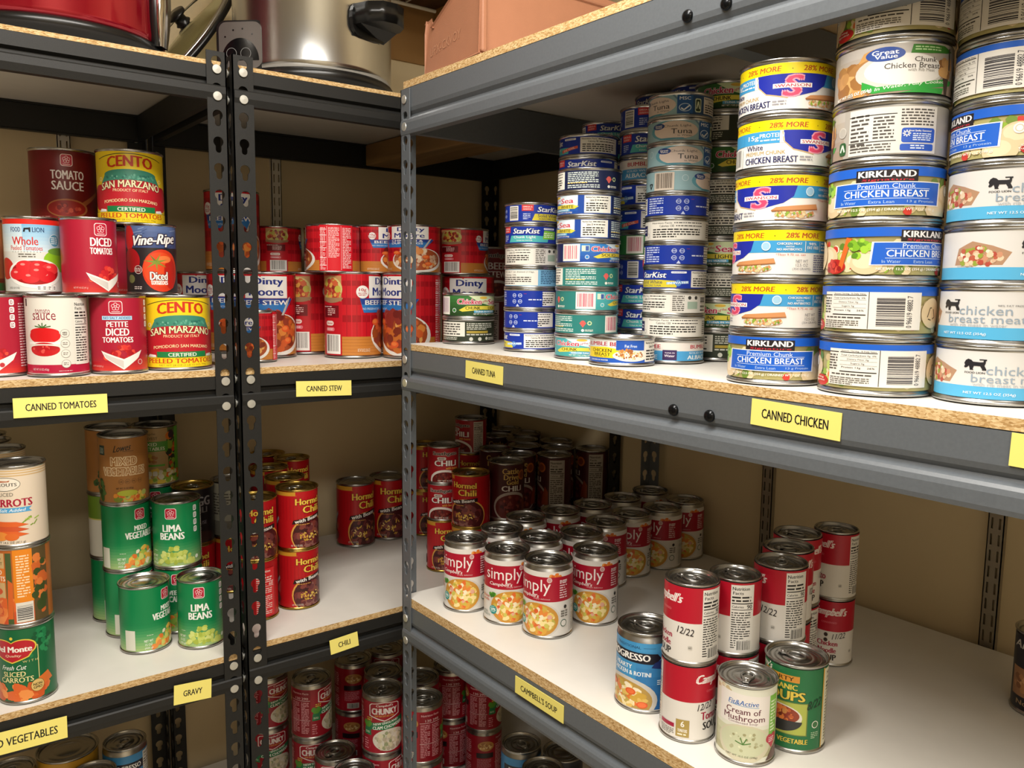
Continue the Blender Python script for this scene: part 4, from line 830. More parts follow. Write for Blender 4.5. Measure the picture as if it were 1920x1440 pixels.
# ---- chili
def hormel(b, wide=1):
    b.bg('b3121a', .035, .965); b.r(-180, 180, .90, .965, 'c8902c'); b.p([(-34, .965), (180, .965), (180, .88), (-6, .88), (-34, .905)], 'b3121a'); Y = 'ecc24a'
    for i in range(-18, 18): b.r(i*10, i*10+1.5, .5, .87, 'a00e17')
    b.t('Hormel', 4, .80, 78, .105, Y, .05, out='5a0a0c'); b.t('Chili', 14, .665, 58, .115, Y, .05, out='5a0a0c')
    b.e(12, .24, 60, .31, 'd8a04a'); b.e(12, .23, 56, .295, '4a1518'); b.bl(10, .22, 46, .2, CHI+['8a5a52', '6a3436'], 90, .042, 1.4)
    for i in range(26):
        u = b.rnd.gauss(2, 14); v = .19+b.rnd.gauss(0, .06); a = b.rnd.uniform(0, PI); b.l([(u, v), (u+7*math.cos(a), v+.045*math.sin(a))], .016, b.rnd.choice(['e0b84a', 'edd07a', 'c99a34']))
    b.p([(-44, .435), (-40, .50), (46, .575), (46, .505)], '241416'); b.t('with Beans', 0, .505, 74, .06, 'efe9e2', .04, tilt=.06); b.f(-34, 10, .415, .435, 1, 'd8a04a'); b.t('NET WT 15 OZ (425g)', -32, .075, 30, .04, 'e8d8cc')
    b.nf(96, 150, .06, .86, 'd8262c', 'f4e0d8'); b.p([(-150, .1), (-88, .55), (-86, .5), (-140, .06)], 'a0989c'); b.e(-120, .16, 36, .10, '6a2a2c')
DES['hormel'] = hormel; DES['hormelL'] = hormel
@D('sgchili')
def _(b): b.bg('a01a24'); b.t('Southgate', 0, .80, 92, .12, '241614', .05, out='c9b8ae'); b.rr(-28, 4, .64, .72, 'd0c4bc', .04); b.t('BRAND', -12, .68, 20, .04, '4a1a1c', .03); b.t('CHILI', 2, .555, 82, .15, 'eee8e2', .06, out='3a1214'); b.t('with beans', 26, .425, 46, .065, 'e0b04a', .02); b.e(0, .10, 56, .28, 'e4ddd6'); b.e(0, .08, 49, .24, '6e1c1a'); b.bl(0, .16, 38, .11, CHI, 40, .03); b.t('NET WT 15 OZ', 0, .085, 50, .045, 'e8dcd4', .02); b.nf(60, 100, .06, .92, 'd8d0c8', '3a2a2a'); b.r(-180, -120, .035, .965, '8a141d')
@D('cattle')
def _(b):
    b.bg('431418'); b.c(38, .78, .09, 'b8642c'); b.c(38, .78, .06, '7a3a1c'); Y = 'c9a45a'; b.t('Cattle', -4, .86, 58, .10, Y, .04, out='2a0c0c'); b.t('Drive', -2, .755, 52, .09, Y, .04, out='2a0c0c'); b.t('Gold', 2, .665, 42, .085, Y, .04, out='2a0c0c'); b.t('CHILI', 0, .555, 70, .095, 'e0dcd6', .05); b.e(0, .23, 62, .27, 'a89c94'); b.e(0, .22, 56, .23, '5a1a18'); b.bl(0, .24, 46, .17, CHI+['8a3a2a'], 60, .035)
    b.nf(70, 122, .06, .93, 'a8a096', '2c2420'); b.p([(40, .1), (66, .1), (66, .34), (54, .44), (46, .3)], '8a3a1c')
@D('stagg')
def _(b): b.bg('1c1a1c'); b.t('STAGG', 0, .76, 96, .16, '8a8684', .05); b.t('CHILI', 6, .61, 62, .10, '7a7674', .04); b.t('STEAK HOUSE', -6, .39, 80, .06, '77727a', .03); b.t('with beans', -4, .30, 44, .05, '77727a'); b.e(10, .14, 50, .10, '3a2420')
@D('whitecan')
def _(b): b.bg('a8a594'); b.r(-180, 180, .035, .3, '7a766a'); b.f(-60, 60, .4, .8, 8, '5a564c')
# ---- soup
@D('simply')
def _(b):
    b.bg('dedad3', .03, .905); b.bl(62, .845, 14, .02, ['e07a2c', 'd8621c', 'e89a4a'], 9, .026); R_ = 'a8122c'; b.r(-180, 180, .50, .835, R_); b.t('simply', 0, .69, 98, .215, 'eee8e4', 0); b.c(46, .795, .035, 'e4c8c4'); b.c(46, .795, .026, 'c89a98'); b.t("Campbell's", -8, .565, 60, .062, 'eee8e4', .02, .3); b.t('simply delicious', 28, .535, 40, .026, 'e0b8b8')
    b.e(18, .25, 56, .25, 'd2cdc5'); b.e(18, .25, 51, .228, 'c99036'); b.bl(18, .25, 40, .17, NOOD, 120, .032, 1.7); b.bl(18, .25, 38, .16, ['d8602c', 'e8dcc0', 'e0a890', 'c9c05a'], 16, .034)
    b.c(-26, .20, .062, '1f8a84'); b.t('50%', -26, .205, 15, .038, 'e8f2ee', .04); b.f(-33, -19, .165, .18, 1, 'cfe8e4'); b.f(-32, -20, .235, .25, 1, 'cfe8e4'); b.bl(-28, .42, 8, .035, ['5a9a2c', '7ab83c', '3f7a24'], 10, .026); b.t('chicken', -50, .38, 26, .04, 'c8562c', .01); b.t('noodle', -50, .33, 24, .04, 'c8562c', .01); b.t('CHICKEN', -54, .15, 22, .03, '4a6a5c'); b.t('BONE BROTH', -50, .11, 30, .03, '4a6a5c')
    b.f(70, 92, .54, .80, 8, 'e4bcc0'); b.t('directions:', 80, .775, 20, .03, 'eedcdc', .01); b.e(86, .42, 4, .025, '2c2a28'); b.ring(82, .2, .05, '3a5a44', 'dedad3', .2); b.f(74, 95, .28, .38, 3, '6a665e'); b.nf(104, 160, .05, .49, 'e4e0d8')
@D('progresso')
def _(b):
    b.bg('3f8fc4', .035, .885); b.grad(.035, .885, '1f5c9c', '4a9cd0', 8, 20, 110); b.t('TRADITIONAL', 0, .825, 58, .034, '1c3a5c', .02); b.r(34, 58, .822, .826, '1c3a5c'); b.p([(-62, .645), (-62, .775), (62, .755), (70, .70), (62, .645), (52, .62)], '1c1c28'); b.t('PROGRESSO', -4, .70, 104, .085, 'f2f0ec', .05); b.p([(56, .64), (78, .70), (72, .61), (70, .56), (50, .58)], '22346c'); b.t('SOUP', 80, .60, 14, .02, 'dce8f2')
    b.t('HEARTY', -10, .565, 44, .055, 'eef2f4', .03); b.t('CHICKEN & ROTINI', 4, .49, 92, .055, 'eef2f4', .03)
    b.e(-6, .16, 70, .27, 'c9c4bc'); b.e(-8, .15, 62, .235, 'b5924a'); b.bl(-10, .17, 48, .16, ['d8b45a', 'e8d49a', 'c9a03c', 'efe4c4', 'd9742c', 'b9a04a'], 90, .034, 1.8)
    for u, v in ((10, .25), (34, .10), (-40, .28)): b.e(u, v, 11, .042, 'd85a28'); b.e(u, v, 8, .03, 'e4703a')
    b.r(-180, 180, .03, .045, 'c9c4bc'); b.f(62, 98, .36, .43, 3, 'e4eef4'); b.c(84, .32, .018, 'e8f0f4'); b.nf(112, 165, .06, .86, 'e4e2da')
def camp(b, names):
    R_ = 'b3122a'; b.bg('dfdbd4', .035, .965); b.r(-180, 180, .52, .965, R_); b.t("Campbell's", 0, .80, 92, .155, 'eee8e4', .05, .35); b.t('CONDENSED', 0, .655, 40, .028, 'd8707a', .02)
    v = .34
    for s, w, h, c in names: b.t(s, -2 if len(s) > 3 else 0, v, w, h, c, .05); v -= h+.03
    b.nf(88, 140, .06, .94, 'e2dfd8', K_, '60' if 'noodle' in str(names) else '90', rows=16); b.bar(104, 136, .08, .2, K_, 'e2dfd8'); b.rr(60, 70, .19, .245, 'cac6be', .02); b.t('60', 65, .217, 6, .03, '55514c', .02)
    b.nf(-178, -128, .1, .94, 'dedad2', '44403c', '90'); b.r(-125, -88, .17, .22, 'a3163c'); b.f(-125, -84, .06, .15, 4, '8a867e'); b.r(-84, -56, .07, .29, 'a8904e'); b.t('6', -70, .235, 8, .075, W_, .03); b.t('TOMATOES', -70, .15, 20, .04, W_, .02); b.f(-80, -60, .085, .12, 1, 'efe6cc')
DES['camp'] = lambda b: (camp(b, [('Tomato', 60, .10, 'a3163c'), ('SOUP', 50, .10, '24201f')]), b.t('12/22', -22, .47, 34, .085, '241c20', -.005, .2, tilt=.03))
DES['campn'] = lambda b: (camp(b, [('Chicken', 54, .075, 'a3163c'), ('Noodle', 48, .075, 'a3163c'), ('SOUP', 50, .09, '24201f')]), b.t('12/22', 55, .42, 34, .085, '241c20', -.005, .2, tilt=-.03))
DES['campe'] = lambda b: (camp(b, [('Chicken', 54, .075, 'a3163c'), ('Noodle', 48, .075, 'a3163c'), ('SOUP', 50, .09, '24201f')]), b.t('11/22', 28, .46, 34, .085, '241c20', -.005, .2, tilt=.03), [b.c(-6, v, .03, '3a2c2a') for v in (.47, .39)])
@D('fit')
def _(b):
    b.bg('dfe0d0', .04, .955); b.grad(.10, .45, 'a9a47c', 'd2d4b4', 4); b.bl(-45, .90, 20, .035, ['c9b48c', 'a88c60', 'e0d2b4'], 14, .03); b.r(56, 82, .34, .86, '7cbc44'); b.f(59, 79, .4, .8, 10, 'e0f0cc'); b.p([(-52, .50), (54, .50), (54, .86), (-52, .90)], 'e8e2dc'); b.t('Fit&Active', 0, .775, 60, .06, '3a6ab0', .02, .2); b.l([(-30, .745), (30, .73)], .006, '5a9ac8'); b.t('Cream of', 0, .67, 70, .075, '6a3a44', .02); b.t('Mushroom', 2, .585, 84, .075, '6a3a44', .02); b.t('Condensed Soup', 0, .525, 58, .035, '7a5a60', .01)
    b.e(4, .27, 56, .235, 'cfc9ae'); b.e(4, .29, 50, .195, 'c8ccaa'); b.bl(4, .29, 38, .13, ['b0b08a', 'd8dab8', 'a09c74'], 24, .018)
    for a in (.3, 1.1, 1.9, 2.8): b.l([(2, .26), (2+16*math.cos(a), .26+.09*math.sin(a))], .012, '4a7a34')
    b.c(58, .32, .055, 'b83044'); b.c(72, .325, .055, 'b83044'); b.p([(49, .31), (81, .315), (66, .19)], 'b83044'); b.f(56, 74, .27, .34, 3, 'f0d0d4'); b.t('NET WT 10.5 OZ (298g)', 0, .105, 62, .03, '5a5a44'); b.p([(50, .05), (90, .05), (90, .24), (66, .18)], '5a3a2c'); b.nf(92, 150, .06, .92, 'e2e0d4'); b.bar(-110, -70, .12, .5, K_, 'e2e0d4')
@D('amy')
def _(b):
    b.bg('1f6a3c', .04, .955); b.t("Amy's", -52, .90, 44, .10, 'eeeadc', .02, .3); Y = 'd8bc4a'; b.r(-52, 26, .80, .875, 'c98a34'); b.t('HEARTY', -14, .838, 60, .045, '3a2a14', .04); b.t('ORGANIC', -10, .745, 66, .06, Y, .05); b.t('SOUPS', -4, .645, 84, .105, Y, .06, out='1a3a20')
    b.r(-64, 44, .20, .575, '6a7a3a'); b.r(-62, 42, .21, .565, 'a8b04c'); b.e(-12, .40, 46, .14, 'd8d2c4'); b.e(-12, .42, 41, .105, '8a3a22'); b.bl(-12, .42, 34, .085, ['b8582c', '8a3020', 'c98a4a', 'd87a3a', '6a2a1c'], 60, .026); b.e(-12, .36, 46, .13, '2c2c2c', a0=PI, a1=2*PI)
    b.t('ITALIAN VEGETABLE', -4, .135, 100, .055, Y, .04); b.c(60, .33, .042, 'e4e2d4'); b.c(60, .33, .034, '3a6a3c'); b.t('8/22', 58, .57, 30, .10, '16301c', -.008, .2, tilt=.05); b.f(52, 70, .17, .25, 4, 'a8c09c'); b.r(80, 150, .05, .94, 'd8d4b8'); b.nf(84, 146, .06, .93, None); b.r(76, 80, .04, .955, 'c9a24a')
@D('dark')
def _(b): b.bg('1c1d28', .04, .955); b.t('Amy', 0, .82, 60, .13, 'd8d4cc', .02, .3); b.r(-30, 60, .2, .55, 'a87a54'); b.bl(14, .38, 36, .12, ['c08a5a', '8a5a3a', 'd8a878'], 30, .04); b.t('No', 0, .13, 26, .06, 'b89a74', .03)
def chunky_(b):
    R_ = '9c1426'; b.bg(R_, .035, .90); b.p([(-38, .87), (0, .90), (38, .87), (44, .84), (44, .66), (0, .575), (-44, .66), (-44, .84)], 'ece6e2'); b.p([(-36, .86), (0, .888), (36, .86), (41, .835), (41, .67), (0, .59), (-41, .67), (-41, .835)], R_)
    b.t("Campbell's", 0, .835, 48, .05, 'eee8e4', .03, .3); b.t('CHUNKY', 0, .745, 74, .105, 'f0ece8', .07); b.t('SOUP THAT EATS LIKE A MEAL', 0, .665, 56, .03, 'd8a04a', .03); b.f(-52, -34, .575, .64, 2, 'd8c44a')
    b.p([(-58, .43), (-58, .53), (66, .615), (66, .52), (20, .43)], '2a7a4c'); b.t('NEW ENGLAND', 4, .548, 72, .038, 'eef0e8', .05, tilt=.055); b.t('CLAM CHOWDER', 10, .482, 88, .055, 'eef0e8', .05, tilt=.055)
    for k in (-1, 1): b.c(-50+k*6.5, .535, .045, '5a9a34')
    b.p([(-65, .525), (-35, .525), (-50, .42)], '5a9a34'); b.p([(-62, .33), (-38, .33), (-40, .46), (-60, .46)], '2a7a4c'); b.f(-58, -42, .36, .4, 2, 'cfe4c4')
    b.e(16, .25, 50, .19, 'd8d2c4'); b.bl(16, .25, 42, .15, ['cfc7b4', 'e4decf', 'b9ae98', 'd8d0b0', 'c2b89c', '9aa07a'], 80, .04); b.f(-62, -46, .08, .28, 5, 'd88a94'); b.f(66, 84, .1, .3, 5, 'd88a94')
    b.r(-128, -66, .06, .87, '8a1020'); b.t('Nutrition Facts', -97, .835, 52, .035, 'e4b8bc', .02); b.f(-125, -96, .1, .68, 20, 'd89aa2'); b.f(-93, -68, .1, .68, 20, 'd89aa2'); b.r(-127, -67, .70, .708, 'e4c4c6'); b.r(-127, -67, .34, .348, 'e4c4c6')
    b.t('130 290', -92, .745, 40, .04, 'e4c4c6', .02); b.e(-157, .70, 26, .10, 'c08a4a'); b.bl(-157, .70, 20, .07, ['d8a868', 'a8703a', 'e4c890'], 24, .03); b.r(-187, -133, .46, .56, '241418'); b.f(-185, -135, .24, .44, 8, 'c87a84'); b.r(-177, -141, .09, .2, 'd0ccc4'); b.bar(-175, -143, .1, .19, K_); b.f(96, 160, .1, .8, 18, 'd89aa2')
DES['chunky'] = chunky_
@D('bluecan')
def _(b): b.bg('3f87bc', .035, .885); b.r(-60, 60, .62, .76, '1c1c28'); b.t('PROGRESSO', 0, .69, 84, .075, 'eeece8', .05); b.grad(.035, .5, '1f4c8c', '3f87bc', 5); b.nf(50, 110, .05, .86, 'e2e0d8'); b.t('PROGRESSO', 38, .45, 6, .5, '1c3a6c', .03, vert=True)
@D('darkcan')
def _(b): b.bg('33343c'); b.r(-60, 60, .5, .9, '22232c')
@D('yellow')
def _(b): b.bg('c99a2c'); b.r(-180, 180, .035, .5, 'd8b43a'); b.bl(0, .3, 50, .16, ['d8742c', 'c05a20', 'e09a4a'], 40, .05)
# ---- vegetables
def htveg(b, lines, food):
    b.bg('0c7f48', .035, .965); b.grad(.035, .42, 'a8c07c', '0c7f48', 9); htlogo(b, -4, .83, .082); v = .665
    for (s, w, h) in lines: b.t(s, -2, v-h/2, w, h, 'f2f2ec', .045); v -= h+.018
    b.bl(4, .20, 46, .125, food, 70, .032, 1.35, 'up'); icons(b, 58, .5, .93, fg='2a6a44'); b.c(60, .13, .03, 'e4f0dc'); b.t('NET WT', -52, .185, 20, .036, 'e8f0e0', .02); b.t('15 OZ', -52, .13, 16, .036, 'e8f0e0', .02); b.t('(425 g)', -52, .075, 18, .036, 'e8f0e0', .02); b.f(-56, -40, .26, .275, 1, 'd8e8cc'); b.r(-108, -82, .05, .35, 'd8d8c8'); b.nf(84, 140, .08, .9, 'dfe8d8')
DES['htmix'] = lambda b: htveg(b, [('MIXED', 36, .075), ('VEGETABLES', 80, .10)], ['d8702c', 'e8b04a', 'c9c86a', 'e4dcc0', 'a8b84a', 'e08a3c'])
DES['htlima'] = lambda b: htveg(b, [('LIMA', 46, .105), ('BEANS', 60, .105)], ['b5c456', 'c4d068', 'a4b444', 'd0da80'])
DES['htpeas'] = lambda b: htveg(b, [('SWEET PEAS', 70, .07), ('& CARROTS', 70, .09)], ['d8702c', '7a9a34', 'e08a3c', '8aaa44'])
@D('lowes')
def _(b):
    b.bg('a5713c', .035, .965); b.t('Lowes', -2, .83, 40, .10, '2c2620', .02, .3, tilt=.03); b.r(-2, 24, .775, .78, '2c2620'); b.r(-68, -48, .72, .86, '1f3a38'); b.f(-66, -50, .74, .83, 4, 'a8b8b0'); b.t('MIXED', 0, .635, 62, .12, 'd8b488', .03, out='e8d4b0'); b.t('MIXED', 0, .635, 60, .105, 'a5713c', .0); b.t('VEGETABLES', 0, .485, 106, .12, 'd8b488', .03, out='e8d4b0'); b.t('VEGETABLES', 0, .485, 103, .105, 'a5713c', .0)
    for i in range(4): b.ring(-8+15*i, .335, .036, '5a3c20', 'a5713c', .12); b.f(-12+15*i, -4+15*i, .32, .35, 2, '4a3018')
    b.t('NET WT 15 OZ (425g)', 0, .235, 40, .032, '3a2814', .02); b.bl(14, .10, 44, .07, ['d8642c', 'e0903a', 'c9c04a', '7a8a34', 'e8c060', 'b9c86a'], 50, .04); b.bl(-64, .22, 14, .14, ['3a5a2c', '4a6a34', '2c4420'], 22, .04); b.e(6, .165, 24, .045, 'b8c03c')
@D('shmix')
def _(b):
    b.bg('b99a68', .035, .965); b.r(34, 62, .1, .965, '5a6a3a'); b.bl(47, .6, 12, .3, ['c8542c', '3a2a34', 'd8782c', '8aa83a', '2c3a24'], 40, .06); b.r(58, 90, .035, .965, '5cae34'); b.t('simple', -16, .87, 36, .05, '5a4a28', .01); b.t('HARVEST', -14, .80, 42, .045, '5a4a28', .02); b.p([(-80, .58), (34, .58), (34, .745), (-80, .745)], '4f9a34'); b.t('MIXED', -14, .70, 38, .055, 'eef2e0', .03); b.t('VEGETABLES', -10, .625, 70, .055, 'eef2e0', .03); b.bl(-8, .46, 28, .06, ['c9b04a', 'd8c884', 'a8703a'], 20, .035); b.r(-50, 24, .33, .36, '5cae34'); b.bl(10, .16, 70, .10, ['c9c86a', 'd8702c', 'e8c84a', '8aa83a', 'e4dcc0'], 60, .045); b.rr(-22, -10, .17, .25, 'e8e4d8', .02); b.rr(-8, 4, .17, .25, 'e8e4d8', .02)
@D('sprouts')
def _(b):
    b.bg('dccdb8', .035, .965)
    for i in range(3): b.r(-180, 180, .875+.03*i, .889+.03*i, 'c9a874')
    b.ring(0, .78, .085, '3a3a34', 'e4dccc', .08); b.e(0, .78, 32, .085, '5a5a50'); b.e(0, .78, 31, .078, 'e6decf'); b.t('SPROUTS', 0, .775, 50, .04, '3a3834', .03); b.p([(-14, .805), (10, .81), (12, .83), (6, .82), (-12, .825)], 'a8542c'); b.t('SLICED', 0, .655, 34, .045, '55524a', .0); b.t('CARROTS', 8, .55, 92, .095, 'a31f3a', .05); b.p([(-40, .43), (52, .43), (46, .46), (52, .49), (-40, .49)], '4f9fd0'); b.t('No Salt Added', 4, .46, 70, .038, 'eef2f4', .01, .3)
    for i in range(9): u = b.rnd.uniform(10, 60); v = b.rnd.uniform(.24, .36); b.l([(u, v), (u+b.rnd.uniform(6, 16), v+b.rnd.uniform(-.03, .06))], .014, b.rnd.choice(['9ab84a', 'b9c86a', '7a9a34']))
    for v in (.30, .24, .18): b.p([(-70, v-.02), (-60, v+.04), (20, v+.015), (44, v-.03), (20, v-.05)], b.rnd.choice(['d8622c', 'e07a3a', 'c8522c']))
    b.e(-14, .14, 18, .055, 'e08a3a'); b.e(10, .13, 14, .045, 'd86a2c'); b.t('NET WT 14.5 OZ (411 g)', 0, .06, 72, .032, '4a4640')
@D('shcarrot')
def _(b):
    b.bg('b3632c', .035, .965); b.r(-60, 0, .30, .93, 'c9a874'); b.t('simple', -22, .86, 30, .05, '4a5a2c'); b.t('HARVEST', -22, .80, 36, .04, '4a5a2c', .02); b.r(-60, 0, .56, .74, 'd8762c'); b.t('SLICED', -26, .69, 40, .06, 'f0e4d0', .03); b.t('CARROTS', -24, .61, 50, .06, 'f0e4d0', .03); b.e(-24, .45, 18, .05, 'c8522c'); b.bl(-10, .18, 60, .12, ['d8622c', 'e07a3a', 'c8522c', 'e88a4a'], 34, .07, 1.8); b.r(3, 15, .035, .93, '4a5a34'); b.p([(3, .1), (14, .1), (16, .55), (6, .6)], 'd0622c'); b.r(18, 56, .30, .965, 'e08420'); b.f(24, 52, .36, .90, 16, 'f0d4ac'); b.r(20, 54, .05, .30, 'dcd8ce'); b.bar(22, 52, .08, .27, '2c2c34', None, False, 14); b.r(56, 90, .035, .965, '5a4a2c'); b.bl(72, .5, 14, .4, ['c8622c', '3a4a24', 'd87a3a'], 30, .06)
@D('delmonte')
def _(b):
    b.bg('14633a', .04, .96); b.bl(50, .75, 34, .16, ['1c7a48', '0f5230', '2a8a54'], 50, .04)
    b.l([(34, .70), (52, .73), (52, .29)], .010, 'd8cc8a')
    Y = 'e0c94a'; b.e(-22, .73, 28, .105, Y); b.e(22, .73, 28, .105, Y); b.p([(-49, .71), (49, .71), (34, .60), (0, .53), (-34, .60)], Y); b.e(-21, .73, 26, .092, 'b51f2c'); b.e(21, .73, 26, .092, 'b51f2c'); b.p([(-46, .71), (46, .71), (32, .61), (0, .545), (-32, .61)], 'b51f2c'); b.t('Del Monte', 0, .71, 82, .075, 'f2eee6', .06); b.t('Quality', 2, .625, 34, .04, 'e8d4b4', .01, .3); b.c(0, .85, .02, Y); b.t('W I T H', 36, .545, 30, .028, 'd8cc8a'); b.t('Fresh Cut', 2, .475, 52, .06, 'eef0e8', .01, .35)
    b.t('SLICED', 2, .39, 48, .065, 'e4d89a', .03); b.t('CARROTS', 6, .315, 70, .065, 'e4d89a', .03); b.bl(4, .15, 70, .075, ['d8642c', 'e07a34', 'c8541f', 'e8904a'], 34, .062, 1.4); b.p([(50, .30), (72, .36), (84, .24), (60, .2)], 'd8702c'); b.c(48, .21, .082, '6a5a2c'); b.c(48, .21, .077, 'd8b870'); b.t('NON', 48, .225, 18, .033, '2c2614', .04); b.t('GMO', 48, .185, 18, .033, '2c2614', .04)
@D('libby')
def _(b): b.bg('dcd8cc', .035, .965); b.r(-180, 180, .62, .965, '6a8a2c'); b.r(-180, 180, .60, .62, 'c8c06a'); b.t('Green Beans', 0, .56, 60, .06, 'eef0e0', .02, .3); b.t('VEG', 0, .47, 60, .10, '2a4a24', .04); b.l([(-20, .24), (-26, .32), (-20, .40), (-14, .42)], .03, 'b3283a'); b.bl(0, .1, 60, .06, ['7a9a3c', 'c8622c', 'd8c06a'], 30, .04)
# ------------------------------------------------------------------ the cans: (x, y, shelf height, girth, tallness, cans from the bottom up (size, label, turn), where)
DIM = {'c15': (0.0375, 0.111), 'c15k': (0.0375, 0.12), 'c28': (0.051, 0.118), 'dm': (0.0515, 0.157), 'dms': (0.0495, 0.094), 'sm': (0.034, 0.082), 'sgs': (0.042, 0.108), 'tuna': (0.0425, 0.0335), 'cots': (0.0425, 0.042), 'chk': (0.0495, 0.057), 'simp': (0.0387, 0.115), 'c10': (0.0333, 0.0985), 'prog': (0.0385, 0.118), 'fit': (0.034, 0.1), 'amy': (0.036, 0.107), 'chunky': (0.043, 0.1155), 'c15h': (0.0375, 0.114), 'hl': (0.044, 0.146), 'sg': (0.0365, 0.08), 'bee': (0.0425, 0.037)}
LOOK = {
 'ready': ('red can of chili ready diced tomatoes', 'tomato_can'),
 'petite': ('red can of petite diced tomatoes', 'tomato_can'),
 'dicedht': ('red can of diced tomatoes', 'tomato_can'),
 'plain': ('plain red tomato can', 'tomato_can'),
 'organic': ('orange-brown can with green base', 'tomato_can'),
 'flsauce': ('white can of tomato sauce', 'tomato_can'),
 'sauceht': ('dark red can of tomato sauce', 'tomato_can'),
 'cento': ('yellow can of peeled tomatoes', 'tomato_can'),
 'whole': ('pale can of whole peeled tomatoes', 'tomato_can'),
 'vine': ('dark blue can of diced tomatoes', 'tomato_can'),
 'dm': ('large red plaid can of beef stew', 'stew_can'),
 'dms': ('short red plaid can of stew', 'stew_can'),
 'dmchick': ('short plaid can of chicken and dumplings', 'stew_can'),
 'dmsmall': ('small red plaid can of stew', 'stew_can'),
 'sgstew': ('dark maroon can of beef stew', 'stew_can'),
 'skcl': ('blue can of chunk light tuna', 'tuna_can'),
 'sky': ('blue and yellow can of white tuna', 'tuna_can'),
 'skr': ('blue tuna can with red ribbon', 'tuna_can'),
 'skwa': ('blue and cream can of chunk white tuna', 'tuna_can'),
 'skb': ('blue tuna can showing round icons', 'tuna_can'),
 'skwhite': ('white tuna can with small print', 'tuna_can'),
 'skwn': ('white tuna can with facts panel', 'tuna_can'),
 'skingr': ('light blue tuna can with white panel', 'tuna_can'),
 'cotst': ('teal can of chunk white tuna', 'tuna_can'),
 'cotsb': ('blue can of solid white tuna', 'tuna_can'),
 'cotsnavy': ('navy tuna can with heart mark', 'tuna_can'),
 'cotsg': ('green can of chunk light tuna', 'tuna_can'),
 'cotslg': ('bright green can of tuna', 'tuna_can'),
 'cotsgB': ('olive black tuna can', 'tuna_can'),
 'cotsgN': ('dark green tuna can with facts panel', 'tuna_can'),
 'gv': ('grey-blue can of chunk light tuna', 'tuna_can'),
 'beealb': ('white and blue can of albacore', 'tuna_can'),
 'beechk': ('yellow, blue and white can of chicken breast', 'chicken_can'),
 'swan': ('yellow and blue can of white chicken', 'chicken_can'),
 'kirk': ('blue salad-photo can of chicken breast', 'chicken_can'),
 'gvchk': ('grey can of chunk chicken breast', 'chicken_can'),
 'flchk': ('white can of chicken breast meat', 'chicken_can'),
 'hormel': ('red can of chili with beans', 'chili_can'),
 'hormelL': ('tall red can of chili with beans', 'chili_can'),
 'sgchili': ('small dark red chili can', 'chili_can'),
 'cattle': ('dark brown can of chili', 'chili_can'),
 'stagg': ('black can of chili', 'chili_can'),
 'whitecan': ('dull whitish can', 'chili_can'),
 'simply': ('red and white chicken noodle soup can', 'soup_can'),
 'progresso': ('blue can of chicken and rotini soup', 'soup_can'),
 'camp': ('red and white tomato soup can', 'soup_can'),
 'campn': ('red and white condensed noodle soup can', 'soup_can'),
 'campe': ('red and white chicken noodle can dated 11/22', 'soup_can'),
 'fit': ('pale can of cream of mushroom soup', 'soup_can'),
 'amy': ('green can of organic vegetable soup', 'soup_can'),
 'dark': ('dark navy soup can', 'soup_can'),
 'chunky': ('dark red clam chowder can', 'soup_can'),
 'bluecan': ('blue soup can', 'soup_can'),
 'darkcan': ('dark grey can', 'soup_can'),
 'yellow': ('wide yellow can', 'vegetable_can'),
 'htmix': ('green can of mixed vegetables', 'vegetable_can'),
 'htlima': ('green can of lima beans', 'vegetable_can'),
 'htpeas': ('green can of peas and carrots', 'vegetable_can'),
 'lowes': ('brown can of mixed vegetables', 'vegetable_can'),
 'shmix': ('tan and green can of mixed vegetables', 'vegetable_can'),
 'sprouts': ('cream can of sliced carrots', 'vegetable_can'),
 'shcarrot': ('orange can of sliced carrots', 'vegetable_can'),
 'delmonte': ('dark green can of sliced carrots', 'vegetable_can'),
 'libby': ('white and green vegetable can', 'vegetable_can'),
}
